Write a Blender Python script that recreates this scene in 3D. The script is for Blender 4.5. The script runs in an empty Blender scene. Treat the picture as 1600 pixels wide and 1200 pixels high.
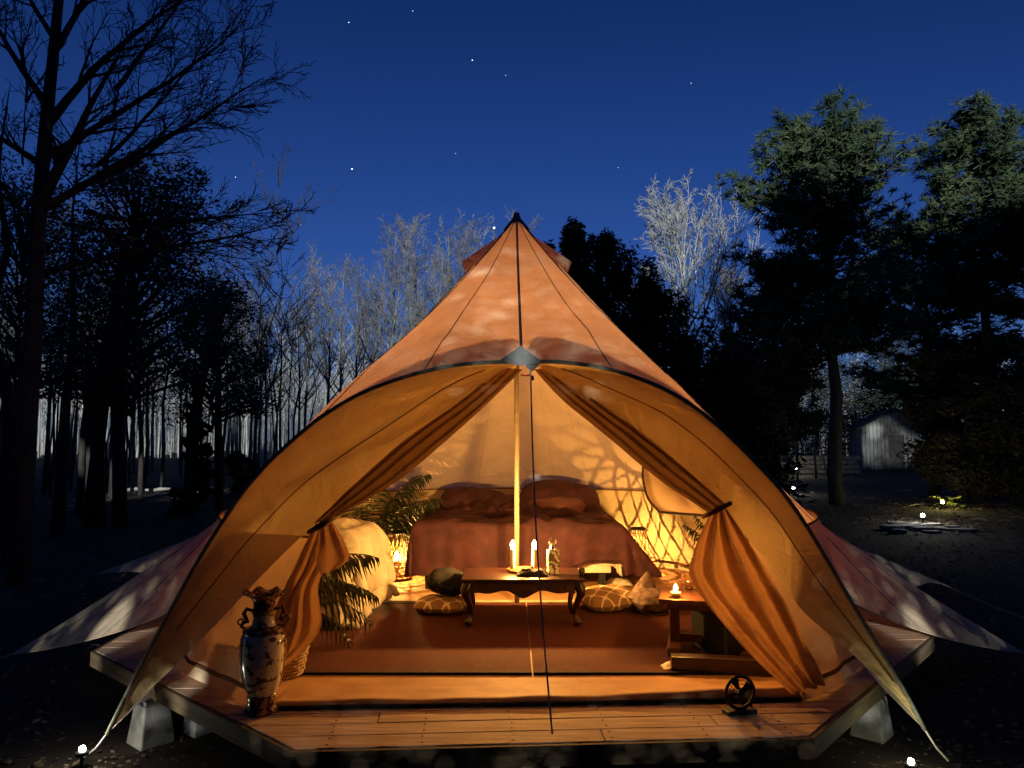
import bpy, math, random
from mathutils import Vector, Matrix, noise
from mathutils import Quaternion
random.seed(7)
R = math.radians
C = bpy.context.scene.collection
SC = bpy.context.scene
PI = math.pi

# ------------------------------------------------------------------ camera
EYE, PITCH, FOC = 1.71, math.atan(90/1155), 1155.0
cam_d = bpy.data.cameras.new('camera'); cam = bpy.data.objects.new('camera', cam_d); C.objects.link(cam)
cam.location = (0, 0, EYE); cam.rotation_euler = (PI/2 + PITCH, 0, 0)
cam_d.sensor_width = 36; cam_d.lens = FOC/1600*36; cam_d.clip_end = 3000; cam_d.clip_start = 0.05
SC.camera = cam

# ------------------------------------------------------------------ night sky, floodlight-like low moon, exposure
w = bpy.data.worlds.new('World'); SC.world = w; w.use_nodes = True
nt = w.node_tree; nt.nodes.clear()
out = nt.nodes.new('ShaderNodeOutputWorld'); bg = nt.nodes.new('ShaderNodeBackground')
sky = nt.nodes.new('ShaderNodeTexSky'); sky.sky_type = 'NISHITA'; sky.sun_disc = False
SUN_EL, SUN_AZ = R(10.0), R(3.0)          # light comes from behind the viewer, slightly from the left
sky.sun_elevation = SUN_EL; sky.sun_rotation = PI + SUN_AZ
sky.ozone_density = 4.0; sky.air_density = 1.2; sky.dust_density = 0.2
mul = nt.nodes.new('ShaderNodeVectorMath'); mul.operation = 'MULTIPLY'
mul.inputs[1].default_value = (0.22, 0.37, 1.0)
bg.inputs['Strength'].default_value = 0.085
tcw = nt.nodes.new('ShaderNodeTexCoord'); sxw = nt.nodes.new('ShaderNodeSeparateXYZ'); rw_ = nt.nodes.new('ShaderNodeValToRGB'); mul2 = nt.nodes.new('ShaderNodeVectorMath'); mul2.operation = 'MULTIPLY'
rw_.color_ramp.elements[0].position = .08; rw_.color_ramp.elements[0].color = (1.15,.98,.90,1); rw_.color_ramp.elements[1].position = .62; rw_.color_ramp.elements[1].color = (.30,.46,.44,1)
nt.links.new(tcw.outputs['Generated'], sxw.inputs[0]); nt.links.new(sxw.outputs['Z'], rw_.inputs[0])
nt.links.new(sky.outputs[0], mul.inputs[0]); nt.links.new(mul.outputs[0], mul2.inputs[0]); nt.links.new(rw_.outputs[0], mul2.inputs[1]); nt.links.new(mul2.outputs[0], bg.inputs['Color']); nt.links.new(bg.outputs[0], out.inputs[0])

SUND = Vector((math.sin(SUN_AZ)*math.cos(SUN_EL), math.cos(SUN_AZ)*math.cos(SUN_EL), -math.sin(SUN_EL)))
sd = bpy.data.lights.new('moon_flood', 'SUN'); sun = bpy.data.objects.new('moon_flood', sd); C.objects.link(sun)
sd.energy = 4.2; sd.angle = R(0.6); sd.color = (1.0, 0.99, 0.93)
sun.rotation_euler = SUND.to_track_quat('-Z', 'Y').to_euler(); sun.location = (0, -20, 30)
SC.view_settings.view_transform = 'Standard'; SC.view_settings.look = 'None'
SC.view_settings.gamma = 1; SC.view_settings.use_curve_mapping = False; SC.view_settings.exposure = 0.0
SC.cycles.use_denoising = True; SC.cycles.max_bounces = 8; SC.cycles.diffuse_bounces = 5
SC.cycles.transmission_bounces = 6; SC.cycles.transparent_max_bounces = 8
SC.cycles.sample_clamp_indirect = 4.0; SC.cycles.use_adaptive_sampling = True; SC.cycles.adaptive_threshold = 0.02

# ------------------------------------------------------------------ coordinates
DK = 0.35                                  # deck top above the ground
def W(px, py, d):
    """real-world point at depth d seen at that place of the 1600x1200 photograph"""
    s, c = math.sin(PITCH), math.cos(PITCH)
    u, v = (px-800)/FOC, (600-py)/FOC
    dy, dz = c - v*s, s + v*c
    t = d/dy
    return Vector((u*t, d, EYE + dz*t))
def F(px, py, z=DK):
    s, c = math.sin(PITCH), math.cos(PITCH)
    u, v = (px-800)/FOC, (600-py)/FOC
    dy, dz = c - v*s, s + v*c
    t = (z-EYE)/dz
    return Vector((u*t, dy*t, z))
def nz(p, s=1.0): return noise.noise(Vector(p)*s)

# ------------------------------------------------------------------ materials
def mat(name, col, rough=0.8, col2=None, scale=8, detail=4, bump=0.0, bscale=60, metal=0, spec=0.3, stretch=(1,1,1), coat=0, lo=.35, hi=.65, coord='Object'):
    m = bpy.data.materials.new(name); m.use_nodes = True; n = m.node_tree.nodes; l = m.node_tree.links
    b = n['Principled BSDF']; b.inputs['Roughness'].default_value = rough; b.inputs['Metallic'].default_value = metal
    b.inputs['Specular IOR Level'].default_value = spec; b.inputs['Coat Weight'].default_value = coat
    b.inputs['Base Color'].default_value = (*col, 1)
    tc = n.new('ShaderNodeTexCoord'); mp = n.new('ShaderNodeMapping'); mp.inputs['Scale'].default_value = stretch
    l.new(tc.outputs[coord], mp.inputs[0])
    if col2:
        t = n.new('ShaderNodeTexNoise'); t.inputs['Scale'].default_value = scale; t.inputs['Detail'].default_value = detail
        l.new(mp.outputs[0], t.inputs['Vector'])
        r = n.new('ShaderNodeValToRGB'); r.color_ramp.elements[0].position = lo; r.color_ramp.elements[1].position = hi
        r.color_ramp.elements[0].color = (*col, 1); r.color_ramp.elements[1].color = (*col2, 1)
        l.new(t.outputs['Fac'], r.inputs[0]); l.new(r.outputs[0], b.inputs['Base Color'])
    if bump:
        t2 = n.new('ShaderNodeTexNoise'); t2.inputs['Scale'].default_value = bscale; t2.inputs['Detail'].default_value = 3
        l.new(mp.outputs[0], t2.inputs['Vector'])
        bp = n.new('ShaderNodeBump'); bp.inputs['Strength'].default_value = bump; bp.inputs['Distance'].default_value = 0.01
        l.new(t2.outputs['Fac'], bp.inputs['Height']); l.new(bp.outputs[0], b.inputs['Normal'])
    return m
def cloth(name, col, tcol, trans=0.4, col2=None, crease=0.25, cscale=5.0):
    """thin fabric: light falls on one face and glows through on the other"""
    m = bpy.data.materials.new(name); m.use_nodes = True; n = m.node_tree.nodes; l = m.node_tree.links
    n.clear(); o = n.new('ShaderNodeOutputMaterial'); df = n.new('ShaderNodeBsdfDiffuse'); tr = n.new('ShaderNodeBsdfTranslucent'); mx = n.new('ShaderNodeMixShader')
    mx.inputs[0].default_value = trans
    tc = n.new('ShaderNodeTexCoord')
    t = n.new('ShaderNodeTexNoise'); t.inputs['Scale'].default_value = 2.2; t.inputs['Detail'].default_value = 7; t.inputs['Roughness'].default_value = .62
    l.new(tc.outputs['Object'], t.inputs['Vector'])
    r = n.new('ShaderNodeValToRGB'); r.color_ramp.elements[0].position = .32; r.color_ramp.elements[1].position = .68
    c2 = col2 or tuple(x*.78 for x in col)
    r.color_ramp.elements[0].color = (*c2, 1); r.color_ramp.elements[1].color = (*col, 1)
    l.new(t.outputs['Fac'], r.inputs[0]); l.new(r.outputs[0], df.inputs['Color'])
    r2 = n.new('ShaderNodeValToRGB'); r2.color_ramp.elements[0].position = .3; r2.color_ramp.elements[1].position = .7
    r2.color_ramp.elements[0].color = (*[x*.8 for x in tcol], 1); r2.color_ramp.elements[1].color = (*tcol, 1)
    l.new(t.outputs['Fac'], r2.inputs[0]); l.new(r2.outputs[0], tr.inputs['Color'])
    t2 = n.new('ShaderNodeTexNoise'); t2.inputs['Scale'].default_value = cscale; t2.inputs['Detail'].default_value = 5; t2.inputs['Distortion'].default_value = 1.2
    l.new(tc.outputs['Object'], t2.inputs['Vector'])
    t3 = n.new('ShaderNodeTexNoise'); t3.inputs['Scale'].default_value = 420
    l.new(tc.outputs['Object'], t3.inputs['Vector'])
    ad = n.new('ShaderNodeMath'); ad.operation = 'MULTIPLY_ADD'; ad.inputs[1].default_value = .02
    l.new(t3.outputs['Fac'], ad.inputs[0]); l.new(t2.outputs['Fac'], ad.inputs[2])
    bp = n.new('ShaderNodeBump'); bp.inputs['Strength'].default_value = crease; bp.inputs['Distance'].default_value = .05
    l.new(ad.outputs[0], bp.inputs['Height']); l.new(bp.outputs[0], df.inputs['Normal']); l.new(bp.outputs[0], tr.inputs['Normal'])
    l.new(df.outputs[0], mx.inputs[1]); l.new(tr.outputs[0], mx.inputs[2]); l.new(mx.outputs[0], o.inputs[0])
    return m
def glow(name, col, s):
    m = bpy.data.materials.new(name); m.use_nodes = True; n = m.node_tree.nodes; n.clear()
    o = n.new('ShaderNodeOutputMaterial'); e = n.new('ShaderNodeEmission'); e.inputs[0].default_value = (*col, 1); e.inputs[1].default_value = s
    t = n.new('ShaderNodeBsdfTransparent'); a = n.new('ShaderNodeAddShader'); l = m.node_tree.links; l.new(e.outputs[0], a.inputs[0]); l.new(t.outputs[0], a.inputs[1]); l.new(a.outputs[0], o.inputs[0]); return m
M = {}
M['canvas'] = cloth('canvas', (.82,.68,.46), (.96,.68,.72), .38, col2=(.70,.56,.40), crease=.7)
M['canvas_in'] = cloth('awning_canvas', (.80,.62,.32), (.80,.58,.30), .28, col2=(.68,.51,.25), crease=.7)
M['wall'] = cloth('wall_canvas', (.76,.62,.40), (.6,.38,.24), .22, crease=.45, cscale=7)
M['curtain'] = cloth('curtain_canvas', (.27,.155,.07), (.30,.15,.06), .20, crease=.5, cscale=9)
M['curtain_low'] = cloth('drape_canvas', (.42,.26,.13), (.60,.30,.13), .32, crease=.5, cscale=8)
M['floor_sheet'] = mat('groundsheet', (.33,.175,.08), .75, (.42,.24,.115), 5, bump=.5, bscale=9)
M['binding'] = mat('binding', (.13,.14,.10), .8, (.22,.22,.17), 30)
M['patch'] = mat('patch', (.11,.12,.12), .8, (.15,.16,.16), 20)
M['deck'] = mat('deck_wood', (.33,.21,.13), .75, (.52,.37,.24), 3, 8, .5, 40, stretch=(1,14,6))
M['fascia'] = mat('fascia_wood', (.075,.055,.03), .8, (.14,.10,.055), 3, 8, .5, 40, stretch=(1,1,12))
M['concrete'] = mat('concrete', (.16,.16,.155), .9, (.34,.34,.32), 6, bump=.4, bscale=70)
M['rug'] = mat('sisal', (.055,.010,.006), .95, (.10,.020,.012), 90, 2, .9, 260)
M['duvet'] = mat('burgundy_linen', (.038,.012,.017), .8, (.066,.021,.028), 7, bump=1.0, bscale=14)
M['duvet2'] = mat('duvet_underside', (.13,.055,.05), .85, (.17,.075,.065), 7)
M['sheet'] = mat('white_sheet', (.62,.55,.46), .9, (.72,.66,.56), 6, bump=.4, bscale=18)
M['dark'] = mat('near_black_fabric', (.008,.008,.009), .9, (.02,.018,.018), 10, bump=.4)
M['black'] = mat('black_plastic', (.012,.012,.012), .5)
M['mahog'] = mat('mahogany', (.012,.005,.004), .3, (.030,.010,.006), 5, 6, .15, 60, stretch=(1,8,8), coat=.5)
M['candle'] = mat('candle_wax', (.85,.74,.5), .5)
M['label'] = mat('paper_label', (.7,.66,.55), .7)
M['cream'] = mat('cream_comforter', (.34,.30,.23), .85, (.44,.40,.31), 8, bump=.35, bscale=22)
M['wicker'] = mat('wicker', (.16,.07,.03), .6, (.28,.13,.055), 30)
M['basket'] = mat('basket_wicker', (.30,.18,.09), .7, (.45,.30,.16), 60, bump=.8, bscale=90)
M['palm'] = mat('palm_leaf', (.012,.022,.008), .5, (.03,.045,.014), 12)
M['soil'] = mat('pot_clay', (.10,.06,.04), .8)
M['steel'] = mat('steel', (.5,.5,.5), .25, metal=1)
M['pole'] = mat('pole_paint', (.20,.17,.12), .3, (.26,.22,.15), 20)
M['rope'] = mat('guy_rope', (.26,.24,.30), .8, (.4,.36,.42), 90)
M['red'] = mat('red_cord', (.4,.02,.02), .6)
M['bench'] = mat('dark_bench_wood', (.06,.022,.012), .45, (.11,.04,.02), 5, 6, .2, 40, stretch=(1,9,9))
M['bag'] = mat('brown_bag', (.09,.05,.04), .7, (.24,.17,.14), 22, 3, .5, 30)
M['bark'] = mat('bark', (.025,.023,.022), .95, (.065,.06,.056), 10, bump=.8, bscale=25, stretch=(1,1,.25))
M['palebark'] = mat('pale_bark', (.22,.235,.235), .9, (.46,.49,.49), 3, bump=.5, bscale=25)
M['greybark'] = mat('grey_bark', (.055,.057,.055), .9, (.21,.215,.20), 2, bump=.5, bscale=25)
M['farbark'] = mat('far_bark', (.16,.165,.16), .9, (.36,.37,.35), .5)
M['needle'] = mat('pine_needles', (.028,.055,.027), .7, (.085,.125,.06), .8, 3)
M['cedar'] = mat('cedar_foliage', (.010,.016,.008), .85, (.022,.032,.014), 1.2)
M['holly'] = mat('dry_leaves', (.03,.03,.02), .8, (.14,.15,.10), .7, 3)
M['under'] = mat('undergrowth', (.03,.024,.018), .9, (.075,.065,.05), 2)
M['litter'] = mat('leaf_litter', (.03,.02,.013), .9, (.20,.15,.10), 1.7, 3)
M['ground'] = mat('soil_ground', (.008,.0055,.003), .95, (.026,.018,.010), 1.2, 8, .9, 9, coord='Object')
M['shed'] = mat('weathered_shed', (.05,.055,.052), .9, (.26,.275,.265), 1.1, 5, .4, 30)
M['shedroof'] = mat('shed_roof', (.03,.03,.03), .9, (.06,.06,.055), 6)
M['stone'] = mat('wall_stone', (.14,.13,.12), .95, (.28,.27,.25), 5, bump=.7, bscale=16)
M['log'] = mat('bleached_log', (.22,.2,.18), .9, (.4,.37,.33), 6)
M['mesh'] = cloth('window_mesh', (.5,.4,.3), (.8,.6,.42), .6)
M['hood'] = M['canvas']

# ------------------------------------------------------------------ mesh helpers
class MB:
    def __init__(s): s.v = []; s.f = []
    def add(s, vs, fs):
        o = len(s.v); s.v.extend([tuple(x) for x in vs]); s.f.extend([tuple(i+o for i in f) for f in fs]); return s
    def box(s, c, size, rz=0, taper=1.0):
        x, y, z = [a/2 for a in size]; cs, sn = math.cos(rz), math.sin(rz); vs = []
        for dz, k in ((-z, 1), (z, taper)):
            for dx, dy in ((-x,-y),(x,-y),(x,y),(-x,y)):
                dx, dy = dx*k, dy*k
                vs.append((c[0]+dx*cs-dy*sn, c[1]+dx*sn+dy*cs, c[2]+dz))
        return s.add(vs, [(3,2,1,0),(4,5,6,7),(0,1,5,4),(1,2,6,5),(2,3,7,6),(3,0,4,7)])
    def tube(s, pts, rad, n=6, cap=True, closed=False):
        pts = [Vector(p) for p in pts]; k = len(pts)
        if not hasattr(rad, '__len__'): rad = [rad]*k
        vs = []; up = None
        for i, p in enumerate(pts):
            if closed: t = pts[(i+1) % k]-pts[i-1]
            else: t = pts[min(i+1, k-1)]-pts[max(i-1, 0)]
            if t.length < 1e-9: t = Vector((0,0,1))
            t.normalize()
            if up is None: up = Vector((1,0,0)) if abs(t.x) < .8 else Vector((0,1,0))
            a = t.cross(up); 
            if a.length < 1e-4: a = t.cross(Vector((0,1,.3)))
            a.normalize(); b = t.cross(a); up = -(b) if False else up
            up = a.cross(t)
            for j in range(n):
                q = 2*PI*j/n
                vs.append(p + (a*math.cos(q) + up*math.sin(q))*rad[i])
        fs = []
        for i in range(k if closed else k-1):
            i2 = (i+1) % k
            for j in range(n):
                fs.append((i*n+j, i*n+(j+1) % n, i2*n+(j+1) % n, i2*n+j))
        if cap and not closed:
            if n > 2: fs.append(tuple(range(n))[::-1]); fs.append(tuple((k-1)*n+j for j in range(n)))
        return s.add(vs, fs)
    def lathe(s, prof, c=(0,0,0), n=24, fn=None):
        vs = []; fs = []
        for i, (r, z) in enumerate(prof):
            for j in range(n):
                a = 2*PI*j/n; rr, zz = (r, z) if fn is None else fn(r, z, a)
                vs.append((c[0]+rr*math.cos(a), c[1]+rr*math.sin(a), c[2]+zz))
        for i in range(len(prof)-1):
            for j in range(n): fs.append((i*n+j, i*n+(j+1) % n, (i+1)*n+(j+1) % n, (i+1)*n+j))
        return s.add(vs, fs)
    def grid(s, rows):
        vs = [p for r in rows for p in r]; m = len(rows[0]); fs = []
        for i in range(len(rows)-1):
            for j in range(m-1): fs.append((i*m+j, i*m+j+1, (i+1)*m+j+1, (i+1)*m+j))
        return s.add(vs, fs)
    def prism(s, poly, z0, z1):
        n = len(poly); vs = [(x, y, z0) for x, y in poly]+[(x, y, z1) for x, y in poly]
        return s.add(vs, [tuple(range(n))[::-1], tuple(range(n, 2*n))]+[(i, (i+1) % n, n+(i+1) % n, n+i) for i in range(n)])
    def build(s, name, m, parent=None, smooth=False, loc=None, solid=0, sub=0, bevel=0):
        me = bpy.data.meshes.new(name); 
        if loc is not None:
            L = Vector(loc); me.from_pydata([(x-L.x, y-L.y, z-L.z) for x, y, z in s.v], [], s.f)
        else: me.from_pydata(s.v, [], s.f)
        me.materials.append(M[m] if isinstance(m, str) else m)
        if smooth: me.polygons.foreach_set('use_smooth', [True]*len(me.polygons))
        me.update()
        o = bpy.data.objects.new(name, me); C.objects.link(o)
        if parent is not None:
            o.parent = parent
        if loc is not None: o.location = loc
        if solid:
            md = o.modifiers.new('s', 'SOLIDIFY'); md.thickness = solid; md.offset = 0
        if bevel:
            md = o.modifiers.new('b', 'BEVEL'); md.width = bevel; md.segments = 2; md.limit_method = 'ANGLE'
        if sub:
            md = o.modifiers.new('d', 'SUBSURF'); md.levels = sub; md.render_levels = sub
        return o
def tag(o, label=None, cat=None, group=None, kind=None):
    if label: o['label'] = label
    if cat: o['category'] = cat
    if group: o['group'] = group
    if kind: o['kind'] = kind
    return o
def empty(name, loc=(0,0,0), rz=0, label=None, cat=None, group=None):
    o = bpy.data.objects.new(name, None); C.objects.link(o); o.location = loc; o.rotation_euler = (0,0,rz); o.empty_display_size = .1
    return tag(o, label, cat, group)
def copy_tree(o, parent=None, **kw):
    c = o.copy(); C.objects.link(c); c.parent = parent
    for ch in [x for x in bpy.data.objects if x.parent == o]: copy_tree(ch, c)
    for k, v in kw.items(): c[k] = v
    return c
def interp(pts, t):
    """smooth curve through points, t in 0..1 (Catmull-Rom)"""
    n = len(pts)-1; x = min(max(t, 0), 1)*n; i = min(int(x), n-1); f = x-i
    p0, p1, p2, p3 = pts[max(i-1,0)], pts[i], pts[i+1], pts[min(i+2,n)]
    return .5*((2*p1) + (p2-p0)*f + (2*p0-5*p1+4*p2-p3)*f*f + (3*p1-p0-3*p2+p3)*f**3)
def curve(px, n): return [interp(px, i/(n-1)) for i in range(n)]
def drape(Lp, Rp, nu, nv, amp, pleats, ph=0.0, wr=.012):
    """pleated fabric between a left and a right edge given as 3D polylines (top to bottom)"""
    rows = []
    for j in range(nv):
        t = j/(nv-1); a, b = interp(Lp, t), interp(Rp, t); row = []
        wv = (b-a); side = wv.normalized() if wv.length > 1e-6 else Vector((1,0,0))
        nrm = Vector((side.y, -side.x, 0)) if abs(side.z) < .9 else Vector((0,-1,0))
        if nrm.length < .1: nrm = Vector((0,-1,0))
        nrm.normalize()
        if nrm.y > 0: nrm = -nrm
        for i in range(nu):
            u = i/(nu-1); p = a.lerp(b, u)
            e = math.sin(PI*u)**.5 if 0 < u < 1 else 0
            q = u + .05*nz((u*2.3, t*2.2, ph+4), 1)
            dsp = amp*math.sin(q*pleats*2*PI+ph+1.5*nz((u*1.5, t*1.7, ph), 1))*(.35+.65*e)*(.5+.5*math.sin(PI*min(1,t*.9+.1))) + wr*nz((p.x*9, p.y*9, p.z*5+ph), 1)
            row.append(p + nrm*dsp)
        rows.append(row)
    return rows
def light(name, loc, e, col, r=.015, parent=None):
    l = bpy.data.lights.new(name, 'POINT'); l.energy = e; l.color = col; l.shadow_soft_size = r
    o = bpy.data.objects.new(name, l); C.objects.link(o); o.location = loc; o.parent = parent; return o
WARM = (1.0, .475, .105)

# ================================================================== SETTING
# ground: one sheet reaching the horizon, finer near the tent
b = MB(); xs = [-900,-400,-200,-100,-60]+[-40+i*1.0 for i in range(81)]+[60,100,200,400,900]
ys = [-900,-200,-60,-30]+[-15+i*1.0 for i in range(96)]+[110,160,260,500,1500]
def gz(x, y):
    d = math.hypot(x, y-6.3); k = min(1, max(0, (d-4.5)/4))
    return k*(.10*nz((x*.13, y*.13, 0), 1)+.035*nz((x*.7, y*.7, 3), 1)) + .006*max(0, min(y-28, 60))*1.0 - (1-k)*.0
b.grid([[Vector((x, y, gz(x, y))) for x in xs] for y in ys])
tag(b.build('ground', 'ground', smooth=True), kind='structure')

# leaf litter scattered on the ground
b = MB(); rnd = random.Random(3)
def leaf_at(x, y, s):
    z = gz(x, y)+.012; a = rnd.random()*6.28; t = rnd.uniform(-.5,.5)
    u = Vector((math.cos(a), math.sin(a), t*.6))*s; v = Vector((-math.sin(a), math.cos(a), rnd.uniform(-.4,.4)))*s*.6
    p = Vector((x, y, z+s*.25)); b.add([p-u, p-v*.9, p+u, p+v], [(0,1,2,3)])
for i in range(14000):
    d = 3.0+27*rnd.random()**1.3; x = rnd.uniform(-.85,.85)*d
    if math.hypot(x, d-6.3) < 3.2: continue
    leaf_at(x, d, rnd.uniform(.014,.028)+.0012*d)
for cx, cy in ((8.8,15.6),(11.5,19.5),(-2.2,3.9),(2.3,3.95)):
    for i in range(700 if cy > 10 else 260):
        leaf_at(cx+rnd.gauss(0,1.0 if cy > 10 else .35), cy+rnd.gauss(0,1.0 if cy > 10 else .3), rnd.uniform(.03,.06) if cy > 10 else rnd.uniform(.010,.020))
tag(b.build('leaf_litter', 'litter'), 'dead leaves lying scattered over the dark ground', 'leaves', kind='stuff')

b = MB()  # extra leaves in a paler colour, standing in for light on the litter
for i in range(1100):
    d = rnd.uniform(7, 26); x = rnd.choice((-1,1,1))*rnd.uniform(.30,.75)*d; leaf_at(x, d, rnd.uniform(.012,.022)+.0014*d)
tag(b.build('lit_tone_leaves', 'log'), 'dry leaves coloured pale as if lit, dotted over the clearing', 'leaves', kind='stuff')
# ================================================================== DECK
CX, CY, ROT = 0.03, 6.30, R(3.6)
INR = 2.83; CR = INR/math.cos(PI/8)
def rot2(x, y): return (CX + x*math.cos(ROT)-y*math.sin(ROT), CY + x*math.sin(ROT)+y*math.cos(ROT))
octl = [(CR*math.sin(R(22.5+45*i)), -CR*math.cos(R(22.5+45*i))) for i in range(8)]
def clip(poly, y0, y1):
    def half(P, f):
        o = []
        for i in range(len(P)):
            a, b_ = P[i], P[(i+1) % len(P)]; fa, fb = f(a), f(b_)
            if fa >= 0: o.append(a)
            if (fa >= 0) != (fb >= 0):
                t = fa/(fa-fb); o.append((a[0]+(b_[0]-a[0])*t, a[1]+(b_[1]-a[1])*t))
        return o
    P = half(poly, lambda p: p[1]-y0); P = half(P, lambda p: y1-p[1]) if P else P
    return P
deck = empty('wooden_deck', (CX, CY, 0), 0, 'octagonal low wooden platform of bare planks under the bell tent', 'deck')
y = -INR+.002; k = 0
rr = random.Random(5)
while y < INR:
    P = clip(octl, y, y+.138)
    if len(P) > 2:
        xsplit = rr.uniform(-.9, .9)
        for lo, hi in ((-9, xsplit-.003), (xsplit+.003, 9)):
            Q = [(q[1], -q[0]) for q in clip([(-p[1], p[0]) for p in P], lo, hi)] if False else None
            sw = [(p[1], p[0]) for p in P]; Q = [(p[1], p[0]) for p in clip(sw, lo, hi)]
            if len(Q) < 3: continue
            dz = rr.uniform(-.002,.002)
            bb = MB().prism([rot2(*p) for p in Q], DK-.035, DK-.003+dz)
            o = bb.build('plank', 'deck', deck, loc=None, bevel=.003); o.location = (-CX, -CY, 0)
    y += .144; k += 1
for i in range(8):
    a, c_ = octl[i], octl[(i+1) % 8]
    s1 = 1+.028/INR*1.0
    P = [rot2(*a), rot2(*c_), rot2(c_[0]*s1, c_[1]*s1), rot2(a[0]*s1, a[1]*s1)]
    P = [( p[0], p[1]) for p in P]
    o = MB().prism(P, DK-.098, DK-.006).build('fascia_board', 'fascia', deck, bevel=.003); o.location = (-CX, -CY, 0)
for yy in (-2.1,-1.2,-.3,.6,1.5,2.4):
    c0 = rot2(0, yy); hw = 2.5 if abs(yy) < 1.3 else 1.6
    o = MB().box((c0[0], c0[1], DK-.036-.03), (hw*2, .045, .055), ROT).build('joist', 'fascia', deck); o.location = (-CX, -CY, 0)

b = MB(); rs = random.Random(6)
for i in range(5):
    for x_ in (-1.05,-.62,-.2,.25,.7,1.1):
        for dy_ in (.035,.105):
            q = rot2(x_+.01*rs.random(), -INR+.002+i*.144+dy_); b.box((q[0]-CX, q[1]-CY, DK-.0005), (.008,.008,.002))
b.build('screw_heads', 'black', deck)['kind'] = 'stuff'

def pier(loc, rz, s, label):
    t = empty('pier_block', loc, rz, label, 'concrete block', 'concrete pier blocks under the deck edge')
    b = MB(); h = DK-.10
    b.box((0,0,h*.45), (.27*s,.27*s,h*.9), 0, .72).build('footing', 'concrete', t, bevel=.008)
    b = MB()
    for dx in (-.062, .062): b.box((dx*s,0,h*.95), (.05*s,.17*s,h*.1)) 
    b.build('notch', 'concrete', t)
pv = F(842, 1200, 0); pier((.125, 3.54, 0), .05, 1, 'grey concrete pier block with notched top under the middle of the deck front')
pier((2.10, 4.46, 0), .8, .7, 'grey concrete pier block under the right front deck edge')
pier((-2.06, 4.36, 0), -.7, .72, 'pale concrete pier block beside the left ground light')
pier((-1.84, 4.52, 0), -.7, .6, 'small concrete pier block tucked behind the paler left one')
pier((-2.3, 5.5, 0), -.2, 1, 'concrete pier block under the far left deck corner')
pier((2.35, 5.6, 0), -.2, 1, 'concrete pier block under the far right deck corner')
pier((0, 8.6, 0), 0, 1, 'concrete pier block under the back of the deck')

# ================================================================== BELL TENT
TX, TY = 0.04, 6.30
APZ = DK+3.30; ER, EZ = 2.27, DK+.84; BR = 2.34
tent = empty('bell_tent', (TX, TY, DK), 0, 'large glowing orange canvas bell tent with open arched awning on the deck', 'tent')
def T(o): o.location = Vector(o.location) - Vector((TX, TY, DK)); return o
apex = Vector((TX, TY, APZ))
EL = [(815,566,4.0),(757,567,3.93),(700,573,3.86),(650,584,3.83),(600,600,3.81),(550,622,3.80),(500,653,3.80),(455,690,3.81),(415,728,3.83),(375,775,3.86),(335,835,3.90),(300,893,3.93),(262,962,3.98),(225,1030,4.02),(195,1090,4.05),(167,1147,4.07)]
ERr = [(815,566,4.0),(873,566,3.93),(930,573,3.88),(985,587,3.85),(1040,609,3.83),(1090,640,3.82),(1138,680,3.82),(1183,725,3.83),(1225,772,3.86),(1262,825,3.90),(1295,880,3.93),(1328,937,3.97),(1360,990,4.0),(1392,1043,4.03),(1420,1092,4.05),(1445,1140,4.07)]
ELw = [W(*p) for p in EL]; ERw = [W(*p) for p in ERr]
def pol(p): 
    x, y = p.x-TX, TY-p.y; return (math.degrees(math.atan2(x, y)), math.hypot(x, y), p.z)
edge = []                                             # (phi, r, z) round the whole roof
NE = 60
for i in range(NE+1): edge.append(pol(interp(ERw, i/NE)))
for i in range(1, NE+1): edge.append(pol(interp(ELw, i/NE)))
phR, rR, zR = pol(ERw[-1]); phL, rL, zL = pol(ELw[-1])
tips = [(W(1600,1020,5.85), 38), (W(1472,912,7.1), 20), None, None, None, (W(150,896,7.5), 20), (W(18,1022,5.75), 38)]
tipl = []
for t_ in tips:
    if t_: q = pol(t_[0]); tipl.append((q[0] % 360, q[1], q[2], t_[1]))
for a in (140, 180, 220): tipl.append((a, 3.9, .15, 15))
tipl += [(phR % 360, rR, zR, 6), (phL % 360, rL, zL, 6)]
def back_edge(ph):
    r, z = 2.50, EZ-.24
    for a, rt, zt, w_ in tipl:
        d = abs((ph-a+180) % 360-180)
        if d < w_:
            f = (1-d/w_)**2.0; r = max(r, 2.50+(rt-2.50)*f)
            z = min(z, (EZ-.24)+(zt-EZ+.24)*f**.45)
    return r, z
ph = phR+.0; 
seq = sorted(set([phR+.4+i*(360-(phR-phL)-.8)/260 for i in range(261)] + [q[0] for q in tipl if phR+1 < q[0] < 360+phL-1] + [q[0]+e for q in tipl for e in (-.4,.4,-1.2,1.2) if phR+1 < q[0]+e < 360+phL-1]))
for p_ in seq:
    r, z = back_edge(p_); edge.append((p_ if p_ <= 180 else p_-360, r, z))
edge.sort()
NS = 22
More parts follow.
